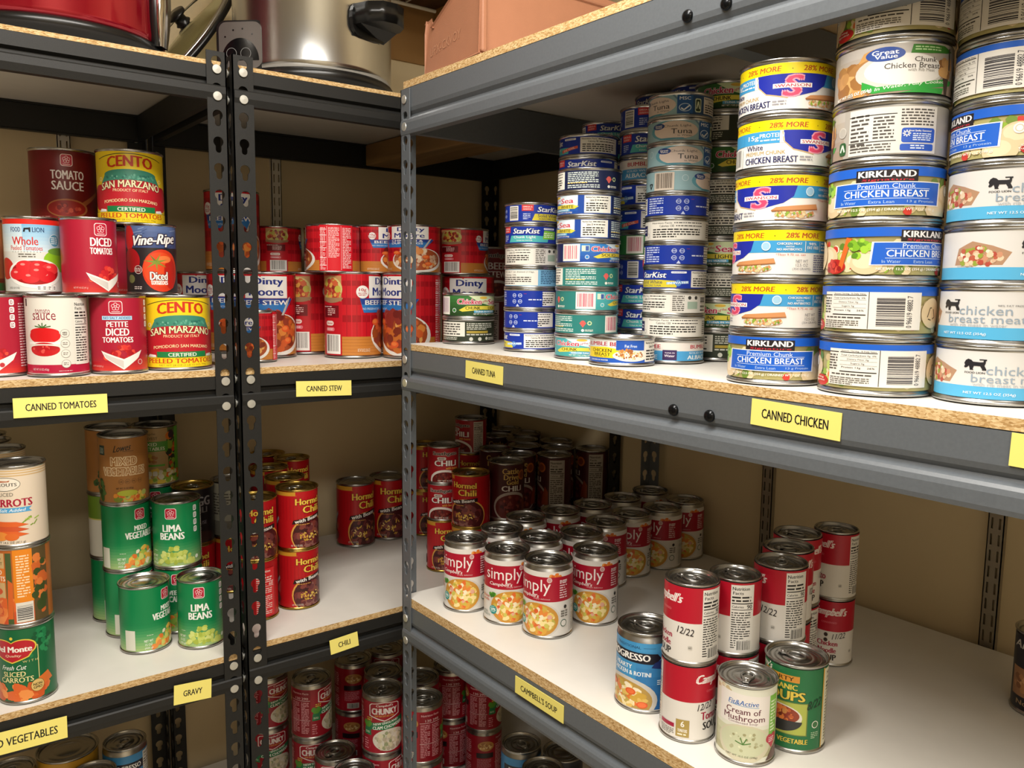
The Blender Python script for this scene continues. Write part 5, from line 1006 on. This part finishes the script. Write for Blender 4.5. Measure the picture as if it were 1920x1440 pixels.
STACKS = [
 (-0.5662, 0.2145, 1.349, 1, 1.041, [('c15', 'ready', -134)], 'cropped at far left of front tomato row'),
 (-0.4949, 0.1757, 1.349, 1.07, 1.041, [('c15', 'flsauce', -99)], 'in front tomato row on the left shelf'),
 (-0.4128, 0.1745, 1.349, 1.039, 1.041, [('c15', 'petite', -102)], 'in front tomato row left of yellow can'),
 (-0.3219, 0.1951, 1.349, 1.004, 0.979, [('c28', 'cento', -97)], 'in front tomato row beside black post'),
 (-0.5778, 0.3266, 1.4645, 1, 1, [('c15', 'organic', -165)], 'cropped at left edge above front tomato row'),
 (-0.5829, 0.4439, 1.349, 1, 1, [('c15', 'plain', -94)], 'hidden behind the cropped red can'),
 (-0.5129, 0.2271, 1.4645, 1, 1, [('c15', 'whole', -98)], 'in second tomato row at far left'),
 (-0.4482, 0.173, 1.4645, 1, 1, [('c15', 'dicedht', -71)], 'in second tomato row'),
 (-0.3446, 0.2416, 1.4645, 1, 1, [('c15', 'vine', -104)], 'in second tomato row at right'),
 (-0.3272, 0.4437, 1.349, 1, 1, [('c28', 'cento', -95), ('c15', 'vine', -103)], 'stack behind the dark blue tomato can'),
 (-0.4547, 0.3819, 1.349, 1, 1, [('c15', 'plain', -99), ('c15', 'plain', -99)], 'hidden column under the dark red sauce can'),
 (-0.3567, 0.3441, 1.349, 1, 1, [('c15', 'petite', -63), ('c15', 'petite', -63)], 'hidden column under the upper yellow can'),
 (-0.4358, 0.4251, 1.5765, 1, 1.061, [('c28', 'sauceht', -94)], 'top of the tomato pile at left'),
 (-0.3525, 0.3248, 1.5765, 1, 1.018, [('c28', 'cento', -103)], 'top of the tomato pile at right'),
 (-0.1664, 0.5697, 1.349, 1, 1, [('dm', 'dm', -107)], 'behind the dark blue tomato can'),
 (-0.1344, 0.4687, 1.349, 1, 0.998, [('dm', 'dm', -109), ('dm', 'dm', -109)], 'tall pair behind the black posts'),
 (-0.1744, 0.2444, 1.349, 1, 1.076, [('sm', 'dmsmall', -155)], 'small one beside black post, front left'),
 (-0.1214, 0.331, 1.349, 1.021, 0.99, [('dm', 'dm', -111)], 'front label facing, right of the black post'),
 (-0.0244, 0.3771, 1.349, 1.006, 1.002, [('dm', 'dm', -3)], 'recipe side showing, half hidden behind its neighbours'),
 (0.0164, 0.2507, 1.349, 1.033, 1.008, [('dm', 'dm', -39)], 'bar code side showing in front stew row'),
 (0.1081, 0.1895, 1.349, 1.049, 1.009, [('dm', 'dm', -163)], 'split by the grey post in front stew row'),
 (0.2372, 0.187, 1.349, 1, 1, [('dm', 'dm', -124)], 'front label facing, behind two green tuna cans'),
 (-0.0324, 0.4978, 1.349, 1, 1, [('dm', 'dm', 8), ('dms', 'dms', 13)], 'short pair at back by posts'),
 (0.0586, 0.4435, 1.349, 1, 1, [('dm', 'dm', 5), ('dms', 'dms', -55)], 'pair peeking out by facts panel'),
 (-0.0169, 0.2633, 1.506, 1, 0.926, [('dms', 'dms', -240)], 'red facts panel facing, on upper stew row'),
 (0.0832, 0.2828, 1.506, 1, 0.974, [('dms', 'dms', -68)], 'right of the red facts panel can'),
 (0.1123, 0.185, 1.506, 1, 0.95, [('dms', 'dmchick', -133)], 'upper stew row behind the grey post'),
 (0.2237, 0.185, 1.506, 1, 0.942, [('dms', 'dms', -29)], 'upper stew row right of the grey post'),
 (0.1094, 0.3055, 1.349, 1, 1, [('dm', 'dm', -119)], 'hidden under the upper stew row'),
 (0.3251, 0.2462, 1.349, 1, 1, [('sgs', 'sgstew', -216), ('sgs', 'sgstew', -91)], 'dark pair in shade left of tuna'),
 (0.1008, -0.0147, 1.388, 1.028, 1.009, [('cots', 'cotsgB', -125), ('cots', 'cotsg', -125)], 'green pair beside the grey post'),
 (0.093, -0.1936, 1.388, 0.958, 0.934, [('tuna', 'sky', -210), ('tuna', 'skb', -224), ('tuna', 'skb', -214), ('tuna', 'skingr', -129), ('tuna', 'skwhite', -129), ('tuna', 'skcl', -134), ('tuna', 'sky', -79)], 'leftmost tuna stack'),
 (0.0772, -0.3361, 1.388, 1.011, 0.941, [('tuna', 'cotst', -175), ('tuna', 'cotst', -15), ('tuna', 'cotst', -71), ('tuna', 'cotst', 27), ('tuna', 'cotsb', -101), ('tuna', 'cotsb', -246), ('tuna', 'cotsb', -241), ('tuna', 'cotsnavy', 27)], 'teal and blue tuna stack'),
 (0.1355, -0.269, 1.388, 1, 0.929, [('tuna', 'skcl', -133), ('tuna', 'skcl', -133), ('tuna', 'skcl', -133), ('tuna', 'skcl', -133), ('tuna', 'skcl', -133), ('tuna', 'skcl', -133), ('tuna', 'skcl', -133), ('tuna', 'skcl', -133), ('tuna', 'sky', -138), ('tuna', 'skr', -216)], 'column behind teal tuna stack'),
 (0.2581, -0.1829, 1.388, 1, 0.967, [('tuna', 'skcl', -134), ('tuna', 'skcl', -134), ('tuna', 'skcl', -134), ('tuna', 'skcl', -134), ('tuna', 'skcl', -134), ('tuna', 'skcl', -134), ('tuna', 'skcl', -134), ('tuna', 'skcl', -134), ('tuna', 'skcl', -134), ('tuna', 'skcl', -134), ('tuna', 'skcl', -114)], 'dim rear tuna column'),
 (0.195, -0.3339, 1.388, 1, 1.042, [('tuna', 'skwa', -142), ('tuna', 'skcl', -137), ('tuna', 'skcl', -140), ('tuna', 'sky', -71), ('tuna', 'cotslg', -97), ('tuna', 'skr', -216), ('tuna', 'sky', -228), ('tuna', 'beealb', -142), ('tuna', 'skcl', -127), ('tuna', 'sky', -89)], 'blue column between stacks'),
 (0.3355, -0.2247, 1.388, 1, 1.097, [('tuna', 'skcl', -137), ('tuna', 'skcl', -137), ('tuna', 'skcl', -137), ('tuna', 'skcl', -137), ('tuna', 'skcl', -137), ('tuna', 'skcl', -137), ('tuna', 'skcl', -137), ('tuna', 'skcl', -137), ('tuna', 'skcl', -137), ('tuna', 'skcl', -137), ('tuna', 'skcl', -167)], 'dim column behind blue column'),
 (0.1389, -0.4389, 1.388, 0.962, 0.922, [('tuna', 'beealb', -64), ('tuna', 'skwn', -139), ('tuna', 'skwhite', -149), ('tuna', 'sky', -175), ('tuna', 'skb', -189), ('tuna', 'skwn', -139), ('tuna', 'skb', -184), ('tuna', 'gv', -64), ('tuna', 'gv', -134), ('tuna', 'gv', -147), ('tuna', 'gv', -189)], 'pale tuna stack'),
 (0.3236, -0.3119, 1.388, 1, 1.0, [('tuna', 'skcl', -140), ('tuna', 'skcl', -140), ('tuna', 'skcl', -140), ('tuna', 'skcl', -140), ('tuna', 'skcl', -140), ('tuna', 'skcl', -140), ('tuna', 'skcl', -140), ('tuna', 'skcl', -140), ('tuna', 'skcl', -140), ('tuna', 'skcl', -140), ('tuna', 'skcl', -140), ('tuna', 'sky', -190)], 'dim column behind pale stack'),
 (0.225, -0.445, 1.388, 1, 0.971, [('cots', 'cotsgB', -142), ('cots', 'cotsg', -174), ('cots', 'cotsgN', -142), ('cots', 'cotsg', -200), ('cots', 'cotsgN', -142), ('cots', 'cotsgN', -137), ('cots', 'cotsg', -132), ('cots', 'cotsgN', -177), ('cots', 'cotsg', -162)], 'dark green tuna column'),
 (0.0544, -0.4287, 1.388, 0.968, 0.955, [('bee', 'beechk', -155)], 'standing alone before the tuna stacks'),
 (0.0546, -0.6555, 1.388, 0.951, 0.938, [('chk', 'kirk', -153), ('chk', 'swan', -207), ('chk', 'swan', -223), ('chk', 'swan', -173), ('chk', 'swan', -105), ('chk', 'swan', -140)], 'yellow-banded chicken stack'),
 (0.0646, -0.7623, 1.388, 1.013, 0.928, [('chk', 'kirk', -309), ('chk', 'kirk', -323), ('chk', 'kirk', -106), ('chk', 'kirk', -153), ('chk', 'gvchk', -281), ('chk', 'gvchk', -146), ('chk', 'kirk', -301)], 'middle chicken stack'),
 (0.0943, -0.8577, 1.388, 0.943, 0.894, [('chk', 'flchk', -168), ('chk', 'flchk', -200), ('chk', 'flchk', -123), ('chk', 'flchk', -158), ('chk', 'kirk', -228), ('chk', 'kirk', 2), ('chk', 'kirk', 2)], 'rightmost chicken stack, cropped'),
 (0.0624, -0.0674, 0.9475, 0.968, 1.029, [('simp', 'simply', -156)], 'leftmost of the front noodle soup row'),
 (0.0877, -0.1492, 0.9475, 0.981, 1.009, [('simp', 'simply', -137)], 'second in the front noodle soup row'),
 (0.1086, -0.2273, 0.9475, 1.009, 1.016, [('simp', 'simply', -173)], 'nearest in the front noodle soup row'),
 (0.2023, -0.2351, 0.9475, 0.977, 1.018, [('simp', 'simply', -162)], 'rightmost of the front noodle soup row'),
 (0.1522, -0.0482, 0.9475, 1, 1, [('simp', 'simply', -187)], 'just behind the two leftmost front ones'),
 (0.1752, -0.1269, 0.9475, 1, 1, [('simp', 'simply', -190)], 'behind the second and third front ones'),
 (0.2535, -0.1454, 0.9475, 1, 1, [('simp', 'simply', -193)], 'directly behind the rightmost front one'),
 (0.2317, -0.0162, 0.9475, 1, 1, [('simp', 'simply', -179)], 'third line back on the left'),
 (0.3133, -0.0191, 0.9475, 1, 1, [('simp', 'simply', -175)], 'third line back in the middle'),
 (0.3943, -0.0231, 0.9475, 1, 1, [('simp', 'simply', -173)], 'back line left of centre'),
 (0.3314, -0.1256, 0.9475, 1, 1, [('simp', 'simply', -180)], 'right of centre, half hidden by front row'),
 (0.4106, -0.112, 0.9475, 1, 1, [('simp', 'simply', -154)], 'first full can along the shaded right side'),
 (0.4908, -0.1182, 0.9475, 1, 1, [('simp', 'simply', -188)], 'second full can along the shaded right side'),
 (0.5723, -0.1047, 0.9475, 1, 1, [('simp', 'simply', -168)], 'farthest right by the bare wall'),
 (0.5723, -0.0109, 0.9475, 1, 1, [('simp', 'simply', -167)], 'back line at right near wall'),
 (0.4817, -0.018, 0.9475, 1, 1, [('simp', 'simply', -176)], 'back line in the middle'),
 (0.2366, 0.2734, 0.881, 0.946, 0.995, [('c15', 'hormel', -118), ('sg', 'sgchili', -131), ('sg', 'sgchili', -118)], 'three-can chili column behind grey post'),
 (0.255, 0.1979, 0.881, 1.047, 1, [('c15', 'hormel', -125), ('c15', 'hormel', -150)], 'chili pair beside the small chili cans'),
 (0.3759, 0.3735, 0.881, 1, 1, [('c15', 'hormel', -105), ('c15', 'hormel', -135), ('sg', 'sgchili', -175)], 'chili column reaching highest at back'),
 (0.3322, 0.178, 0.881, 1, 1, [('c15k', 'cattle', -116), ('c15k', 'cattle', -107)], 'dark chili pair, front left'),
 (0.3983, 0.2195, 0.881, 1, 1, [('c15k', 'cattle', -132), ('c15k', 'cattle', -123)], 'dark chili pair, front centre'),
 (0.4609, 0.173, 0.881, 1, 1, [('c15k', 'cattle', -225), ('c15k', 'cattle', -216)], 'dark chili pair with pale panel'),
 (0.5173, 0.2268, 0.881, 1, 1, [('c15k', 'cattle', -115), ('c15k', 'cattle', -106)], 'dark chili pair right of pale panel'),
 (0.5735, 0.173, 0.881, 1, 1, [('c15k', 'cattle', -222), ('c15k', 'cattle', -213)], 'rightmost dark chili pair'),
 (0.3923, 0.2973, 0.881, 1, 1, [('c15k', 'cattle', -136), ('c15k', 'cattle', -127)], 'dark chili pair, second row left'),
 (0.4698, 0.2887, 0.881, 1, 1, [('c15k', 'cattle', -138), ('c15k', 'cattle', -129)], 'dark chili pair, second row middle'),
 (0.568, 0.2919, 0.881, 1, 1, [('c15k', 'cattle', -140), ('c15k', 'cattle', -131)], 'dark chili pair, second row right'),
 (0.5127, 0.3539, 0.881, 1, 1, [('c15k', 'cattle', -137), ('c15k', 'cattle', -128)], 'dark chili pair, third row left'),
 (0.4952, 0.4299, 0.881, 1, 1, [('c15k', 'cattle', -136), ('c15k', 'cattle', -127)], 'dark chili pair, back row left'),
 (0.5726, 0.4951, 0.881, 1, 1, [('c15k', 'cattle', -136), ('c15k', 'cattle', -127)], 'dark chili pair, back row middle'),
 (0.5735, 0.417, 0.881, 1, 1, [('c15k', 'cattle', -138), ('c15k', 'cattle', -129)], 'dark chili pair, back row right'),
 (0.0682, -0.4739, 0.9475, 0.986, 0.88, [('prog', 'progresso', -175)], 'left of the red and white soup stacks'),
 (0.0557, -0.5567, 0.9475, 0.992, 0.985, [('c10', 'camp', -79), ('c10', 'campn', -205)], 'nearest red and white stack'),
 (0.1228, -0.5691, 0.9475, 0.967, 0.96, [('c10', 'camp', -193), ('c10', 'camp', -239)], 'second red and white stack'),
 (0.1884, -0.5888, 0.9475, 1, 1, [('c10', 'camp', -116), ('c10', 'campn', -222)], 'third red and white stack'),
 (0.2505, -0.5574, 0.9475, 1, 1, [('c10', 'campn', -147), ('c10', 'campn', -122)], 'stack just behind third'),
 (0.3143, -0.5296, 0.9475, 1, 1, [('c10', 'camp', -207), ('c10', 'campn', -117)], 'stack at back near wall track'),
 (0.3807, -0.5491, 0.9475, 0.93, 1, [('c10', 'campe', -155), ('c10', 'camp', -198)], 'stack alone at right'),
 (0.0741, -0.6284, 0.9475, 0.984, 0.95, [('fit', 'fit', -150)], 'front right of soup shelf'),
 (0.1443, -0.6458, 0.9475, 0.995, 0.997, [('amy', 'amy', -166)], 'behind the pale mushroom soup can'),
 (0.4664, -0.7998, 0.9475, 1, 1, [('amy', 'dark', -202)], 'cropped at the right edge of soup shelf'),
 (-0.5562, 0.1825, 0.873, 1, 1.056, [('c15', 'delmonte', -126), ('c15', 'shcarrot', -131), ('c15', 'sprouts', -121)], 'front carrot stack at far left'),
 (-0.5535, 0.4171, 0.873, 1, 1, [('c15', 'delmonte', -95), ('c15', 'shcarrot', -95), ('c15', 'sprouts', -155)], 'second carrot stack at left'),
 (-0.5641, 0.5095, 0.873, 1, 1, [('c15', 'delmonte', -95), ('c15', 'shcarrot', -95), ('c15', 'sprouts', -155)], 'third carrot stack at left'),
 (-0.5633, 0.5875, 0.873, 1, 1, [('c15', 'delmonte', -94), ('c15', 'shcarrot', -94), ('c15', 'sprouts', -154)], 'rear carrot stack at left'),
 (-0.3787, 0.339, 0.873, 1.046, 1.06, [('c15', 'htmix', -32), ('c15', 'htmix', -64), ('c15', 'lowes', -102)], 'brown-topped vegetable stack'),
 (-0.3844, 0.424, 0.873, 1.018, 1.062, [('c15', 'htmix', -21), ('c15', 'libby', -31), ('c15', 'lowes', -61)], 'stack behind the brown-topped one'),
 (-0.2939, 0.4719, 0.873, 1.07, 1.029, [('c15', 'htlima', -104), ('c15', 'htmix', -104), ('c15', 'shmix', -104)], 'stack behind lima bean stack'),
 (-0.3034, 0.3063, 0.873, 1.064, 1.058, [('c15', 'htpeas', -105), ('c15', 'htlima', -115)], 'lima bean stack'),
 (-0.3732, 0.2562, 0.873, 1.057, 1.024, [('c15', 'htmix', -45)], 'single, front of vegetables'),
 (-0.2924, 0.2184, 0.873, 0.995, 1.056, [('c15', 'htlima', -106)], 'single, beside black post'),
 (-0.2456, 0.4073, 0.881, 1, 1, [('c15', 'hormel', -106), ('c15', 'stagg', -101)], 'dark stack behind black post'),
 (-0.1684, 0.4189, 0.881, 1, 1, [('c15', 'hormel', -98), ('c15', 'whitecan', -108)], 'stack half hidden by black post'),
 (-0.0967, 0.2645, 0.881, 1.023, 1.025, [('c15', 'hormel', -83), ('c15', 'hormel', -83)], 'front chili stack right of posts'),
 (-0.1806, 0.2551, 0.881, 1, 1, [('c15', 'hormel', -210), ('c15', 'hormel', -98)], 'chili stack behind black post'),
 (-0.0838, 0.3535, 0.881, 1, 1, [('c15h', 'hormel', -92), ('c15h', 'hormel', -92)], 'gold-lidded stack, second back'),
 (-0.0783, 0.4496, 0.881, 1, 1, [('c15h', 'hormel', -91), ('c15h', 'hormel', -91)], 'gold-lidded stack behind posts'),
 (-0.0027, 0.514, 0.881, 1, 1, [('c15h', 'hormel', -92), ('c15h', 'hormel', -92)], 'gold-lidded stack, fourth back'),
 (-0.0288, 0.5875, 0.881, 1, 1, [('c15h', 'hormel', -91), ('c15h', 'hormel', -91)], 'rearmost gold-lidded stack'),
 (0.1631, 0.5402, 0.881, 1.0, 1.013, [('hl', 'hormelL', -92)], 'tall one standing alone on the bare shelf'),
 (0.2558, 0.5473, 0.881, 1.047, 1.008, [('hl', 'hormelL', -109)], 'tall one touching the grey post'),
 (0.3376, 0.519, 0.881, 1, 1, [('c15', 'hormel', -91), ('c15', 'hormel', -91)], 'pair behind the grey post'),
 (-0.3829, 0.4129, 0.394, 1, 1, [('prog', 'bluecan', -101), ('prog', 'bluecan', -101)], 'pair by rear black post, lower left'),
 (-0.4722, 0.4491, 0.394, 1, 1, [('c28', 'yellow', -98), ('c28', 'yellow', -98)], 'yellow pair at lower left'),
 (-0.5634, 0.4336, 0.394, 1, 1, [('prog', 'bluecan', -95), ('prog', 'bluecan', -95)], 'pair cropped at bottom left corner'),
 (-0.4468, 0.3612, 0.394, 1, 1, [('c15', 'bluecan', -99), ('c15', 'bluecan', -99)], 'small pair at bottom edge'),
 (-0.0594, 0.5351, 0.394, 1, 1, [('chunky', 'chunky', -101), ('chunky', 'chunky', -71)], 'stack behind black post below chili'),
 (-0.0024, 0.4302, 0.394, 1, 1.062, [('chunky', 'chunky', -108), ('chunky', 'chunky', -51)], 'facts panel stack below chili'),
 (0.0894, 0.2791, 0.394, 1, 1.101, [('chunky', 'chunky', -58), ('chunky', 'chunky', -113)], 'chowder stack facing front'),
 (0.1438, 0.2087, 0.394, 1, 1.065, [('chunky', 'chunky', -11), ('chunky', 'chunky', -1)], 'stack split by grey post'),
 (0.1276, 0.4895, 0.394, 1, 1, [('chunky', 'chunky', 34), ('chunky', 'chunky', 41)], 'stack behind the chowder gap'),
 (0.153, 0.3926, 0.394, 1, 1, [('chunky', 'chunky', 31), ('chunky', 'chunky', -119)], 'stack just behind facing chowder'),
 (0.2165, 0.4917, 0.394, 1, 1, [('chunky', 'chunky', 31), ('chunky', 'chunky', -119)], 'rear stack under chili tag'),
 (0.2049, 0.3182, 0.394, 1, 1, [('chunky', 'chunky', 29), ('chunky', 'chunky', -121)], 'stack behind grey post'),
 (0.008, 0.3364, 0.394, 1, 1, [('chunky', 'chunky', -115)], 'single with bright lid at bottom'),
 (0.0061, 0.2474, 0.394, 1, 1, [('chunky', 'chunky', -116)], 'single cropped at bottom edge'),
 (0.2936, 0.3249, 0.394, 1, 1, [('chunky', 'chunky', -5), ('chunky', 'chunky', -28)], 'shaded stack right of post'),
 (0.3246, 0.2412, 0.394, 0.947, 1, [('chunky', 'chunky', 39), ('chunky', 'chunky', -48)], 'shaded stack below soup tag'),
 (0.2192, -0.0277, 0.507, 1, 1, [('prog', 'bluecan', -124)], 'single with dark lid under soup tag'),
 (0.1989, -0.1164, 0.507, 1, 1, [('prog', 'bluecan', -125)], 'single cropped below soup tag'),
 (0.2724, -0.0875, 0.507, 1, 1, [('c15', 'darkcan', -127)], 'single dark lid right of blue one'),
]
ORD = ['lowest', 'second from bottom', 'third from bottom', 'fourth from bottom', 'fifth from bottom', 'sixth from bottom', 'seventh from bottom', 'eighth from bottom', 'ninth from bottom', 'tenth from bottom', 'eleventh from bottom']
PULL = {'simp', 'c10', 'prog', 'fit', 'amy', 'chunky', 'c15h'}
CACHE = {}
def cached(key, fn):
    if key not in CACHE: CACHE[key] = fn()
    return CACHE[key]
def body_mesh(dim, m):
    R, H = DIM[dim]; b = MB(); q = R-.0009
    pr = [(.00001, .0030), (R-.0045, .0030), (R-.0030, .0008), (R-.0012, 0), (R+.0009, .0003), (R+.0012, .0018), (R+.0006, .0032), (q, .0042)]
    tall = H > .07
    if tall:
        n = 3 if dim not in ('simp', 'chunky', 'prog') else 1
        for k in range(n): z = H*.5+(k-(n-1)/2)*.006; pr += [(q, z-.002), (q-.0006, z), (q, z+.002)]
    neck = R-.0030 if dim in ('simp', 'chunky', 'prog', 'c10') else q
    pr += [(q, H*.915 if neck < q else H-.006), (neck, H*.935 if neck < q else H-.005), (neck, H-.0042)]
    b.lathe(pr, 64); return b.mesh('can_body', [m])
def lid_mesh(dim, m):
    R, H = DIM[dim]; b = MB(); w = R-.0030 if dim in ('simp', 'chunky', 'prog', 'c10') else R-.0009; o = w+.0021
    pr = [(w, H-.0045), (o-.0006, H-.0032), (o, H-.0018), (o, H-.0006), (o-.0006, H), (o-.0020, H-.0002), (o-.0026, H-.0012), (o-.0032, H-.0052), (o-.0052, H-.0056), (o-.0062, H-.0042), (w*.80, H-.0042), (w*.76, H-.0052), (w*.72, H-.0042), (w*.52, H-.0040), (w*.49, H-.0047), (w*.46, H-.0040), (.00001, H-.0040)]
    b.lathe(pr, 64); return b.mesh('lid', [m])
def tab_mesh(dim, m):
    R, H = DIM[dim]; b = MB(); z = H-.0026; N = 20
    ring = [(R*.02+R*.30*math.cos(2*PI*i/N)*(1.0 if math.cos(2*PI*i/N) < 0 else 1.05), R*.215*math.sin(2*PI*i/N), z+.0008*math.cos(2*PI*i/N)) for i in range(N)]
    b.tube(ring, .0013, 8, closed=True)
    b.add([(R*.24, -R*.17, z), (R*.62, -R*.09, z), (R*.62, R*.09, z), (R*.24, R*.17, z), (R*.24, -R*.17, z+.0012), (R*.62, -R*.09, z+.0012), (R*.62, R*.09, z+.0012), (R*.24, R*.17, z+.0012)], [(4, 5, 6, 7), (0, 1, 5, 4), (1, 2, 6, 5), (2, 3, 7, 6), (3, 0, 4, 7)])
    b.lathe([(R*.07, z-.0022), (R*.07, z+.0018), (R*.05, z+.0024), (.00001, z+.0024)], 14, cx=R*.46)
    return b.mesh('pull_tab', [m])
def label_mesh(des, dim):
    R, H = DIM[dim]; L = Lab(R, H, sum(map(ord, des))); DES[des](L); return L.done('paper_label')
rnd = random.Random(5)
for (x, y, z, sr, sh, cans, where) in STACKS:
    n = len(cans)
    for i, (dim, des, ang) in enumerate(cans):
        look, name = LOOK[des]
        o = '' if n == 1 else ('lower', 'upper')[i] if n == 2 else 'topmost' if i == n-1 else ORD[i]
        lab = '%s, %s' % (look, where) if n == 1 else '%s, %s in %s' % (look, o, where)
        t = thing(name, lab, 'can', (x+(rnd.uniform(-.0002, .0002) if i else 0), y+(rnd.uniform(-.0002, .0002) if i else 0), z), math.radians(ang),
                  name.replace('_', ' ')+'s')
        t.scale = (sr, sr, sh)
        gold = des == 'hormel' and dim in ('c15', 'c15h') or des in ('stagg',)
        bm, lm = (GOLD, GOLD) if gold else (TIN, TINLID)
        link('can_body', cached(('b', dim, gold), lambda: body_mesh(dim, bm)), t)
        link('lid', cached(('l', dim, gold), lambda: lid_mesh(dim, lm)), t)
        if i == n-1 and (dim in PULL or gold):
            tb = link('pull_tab', cached(('t', dim), lambda: tab_mesh(dim, TIN)), t); tb.rotation_euler = (0, 0, rnd.uniform(-2.2, .6))
        link('paper_label', cached((des, dim), lambda: label_mesh(des, dim)), t)
        z += DIM[dim][1]*sh
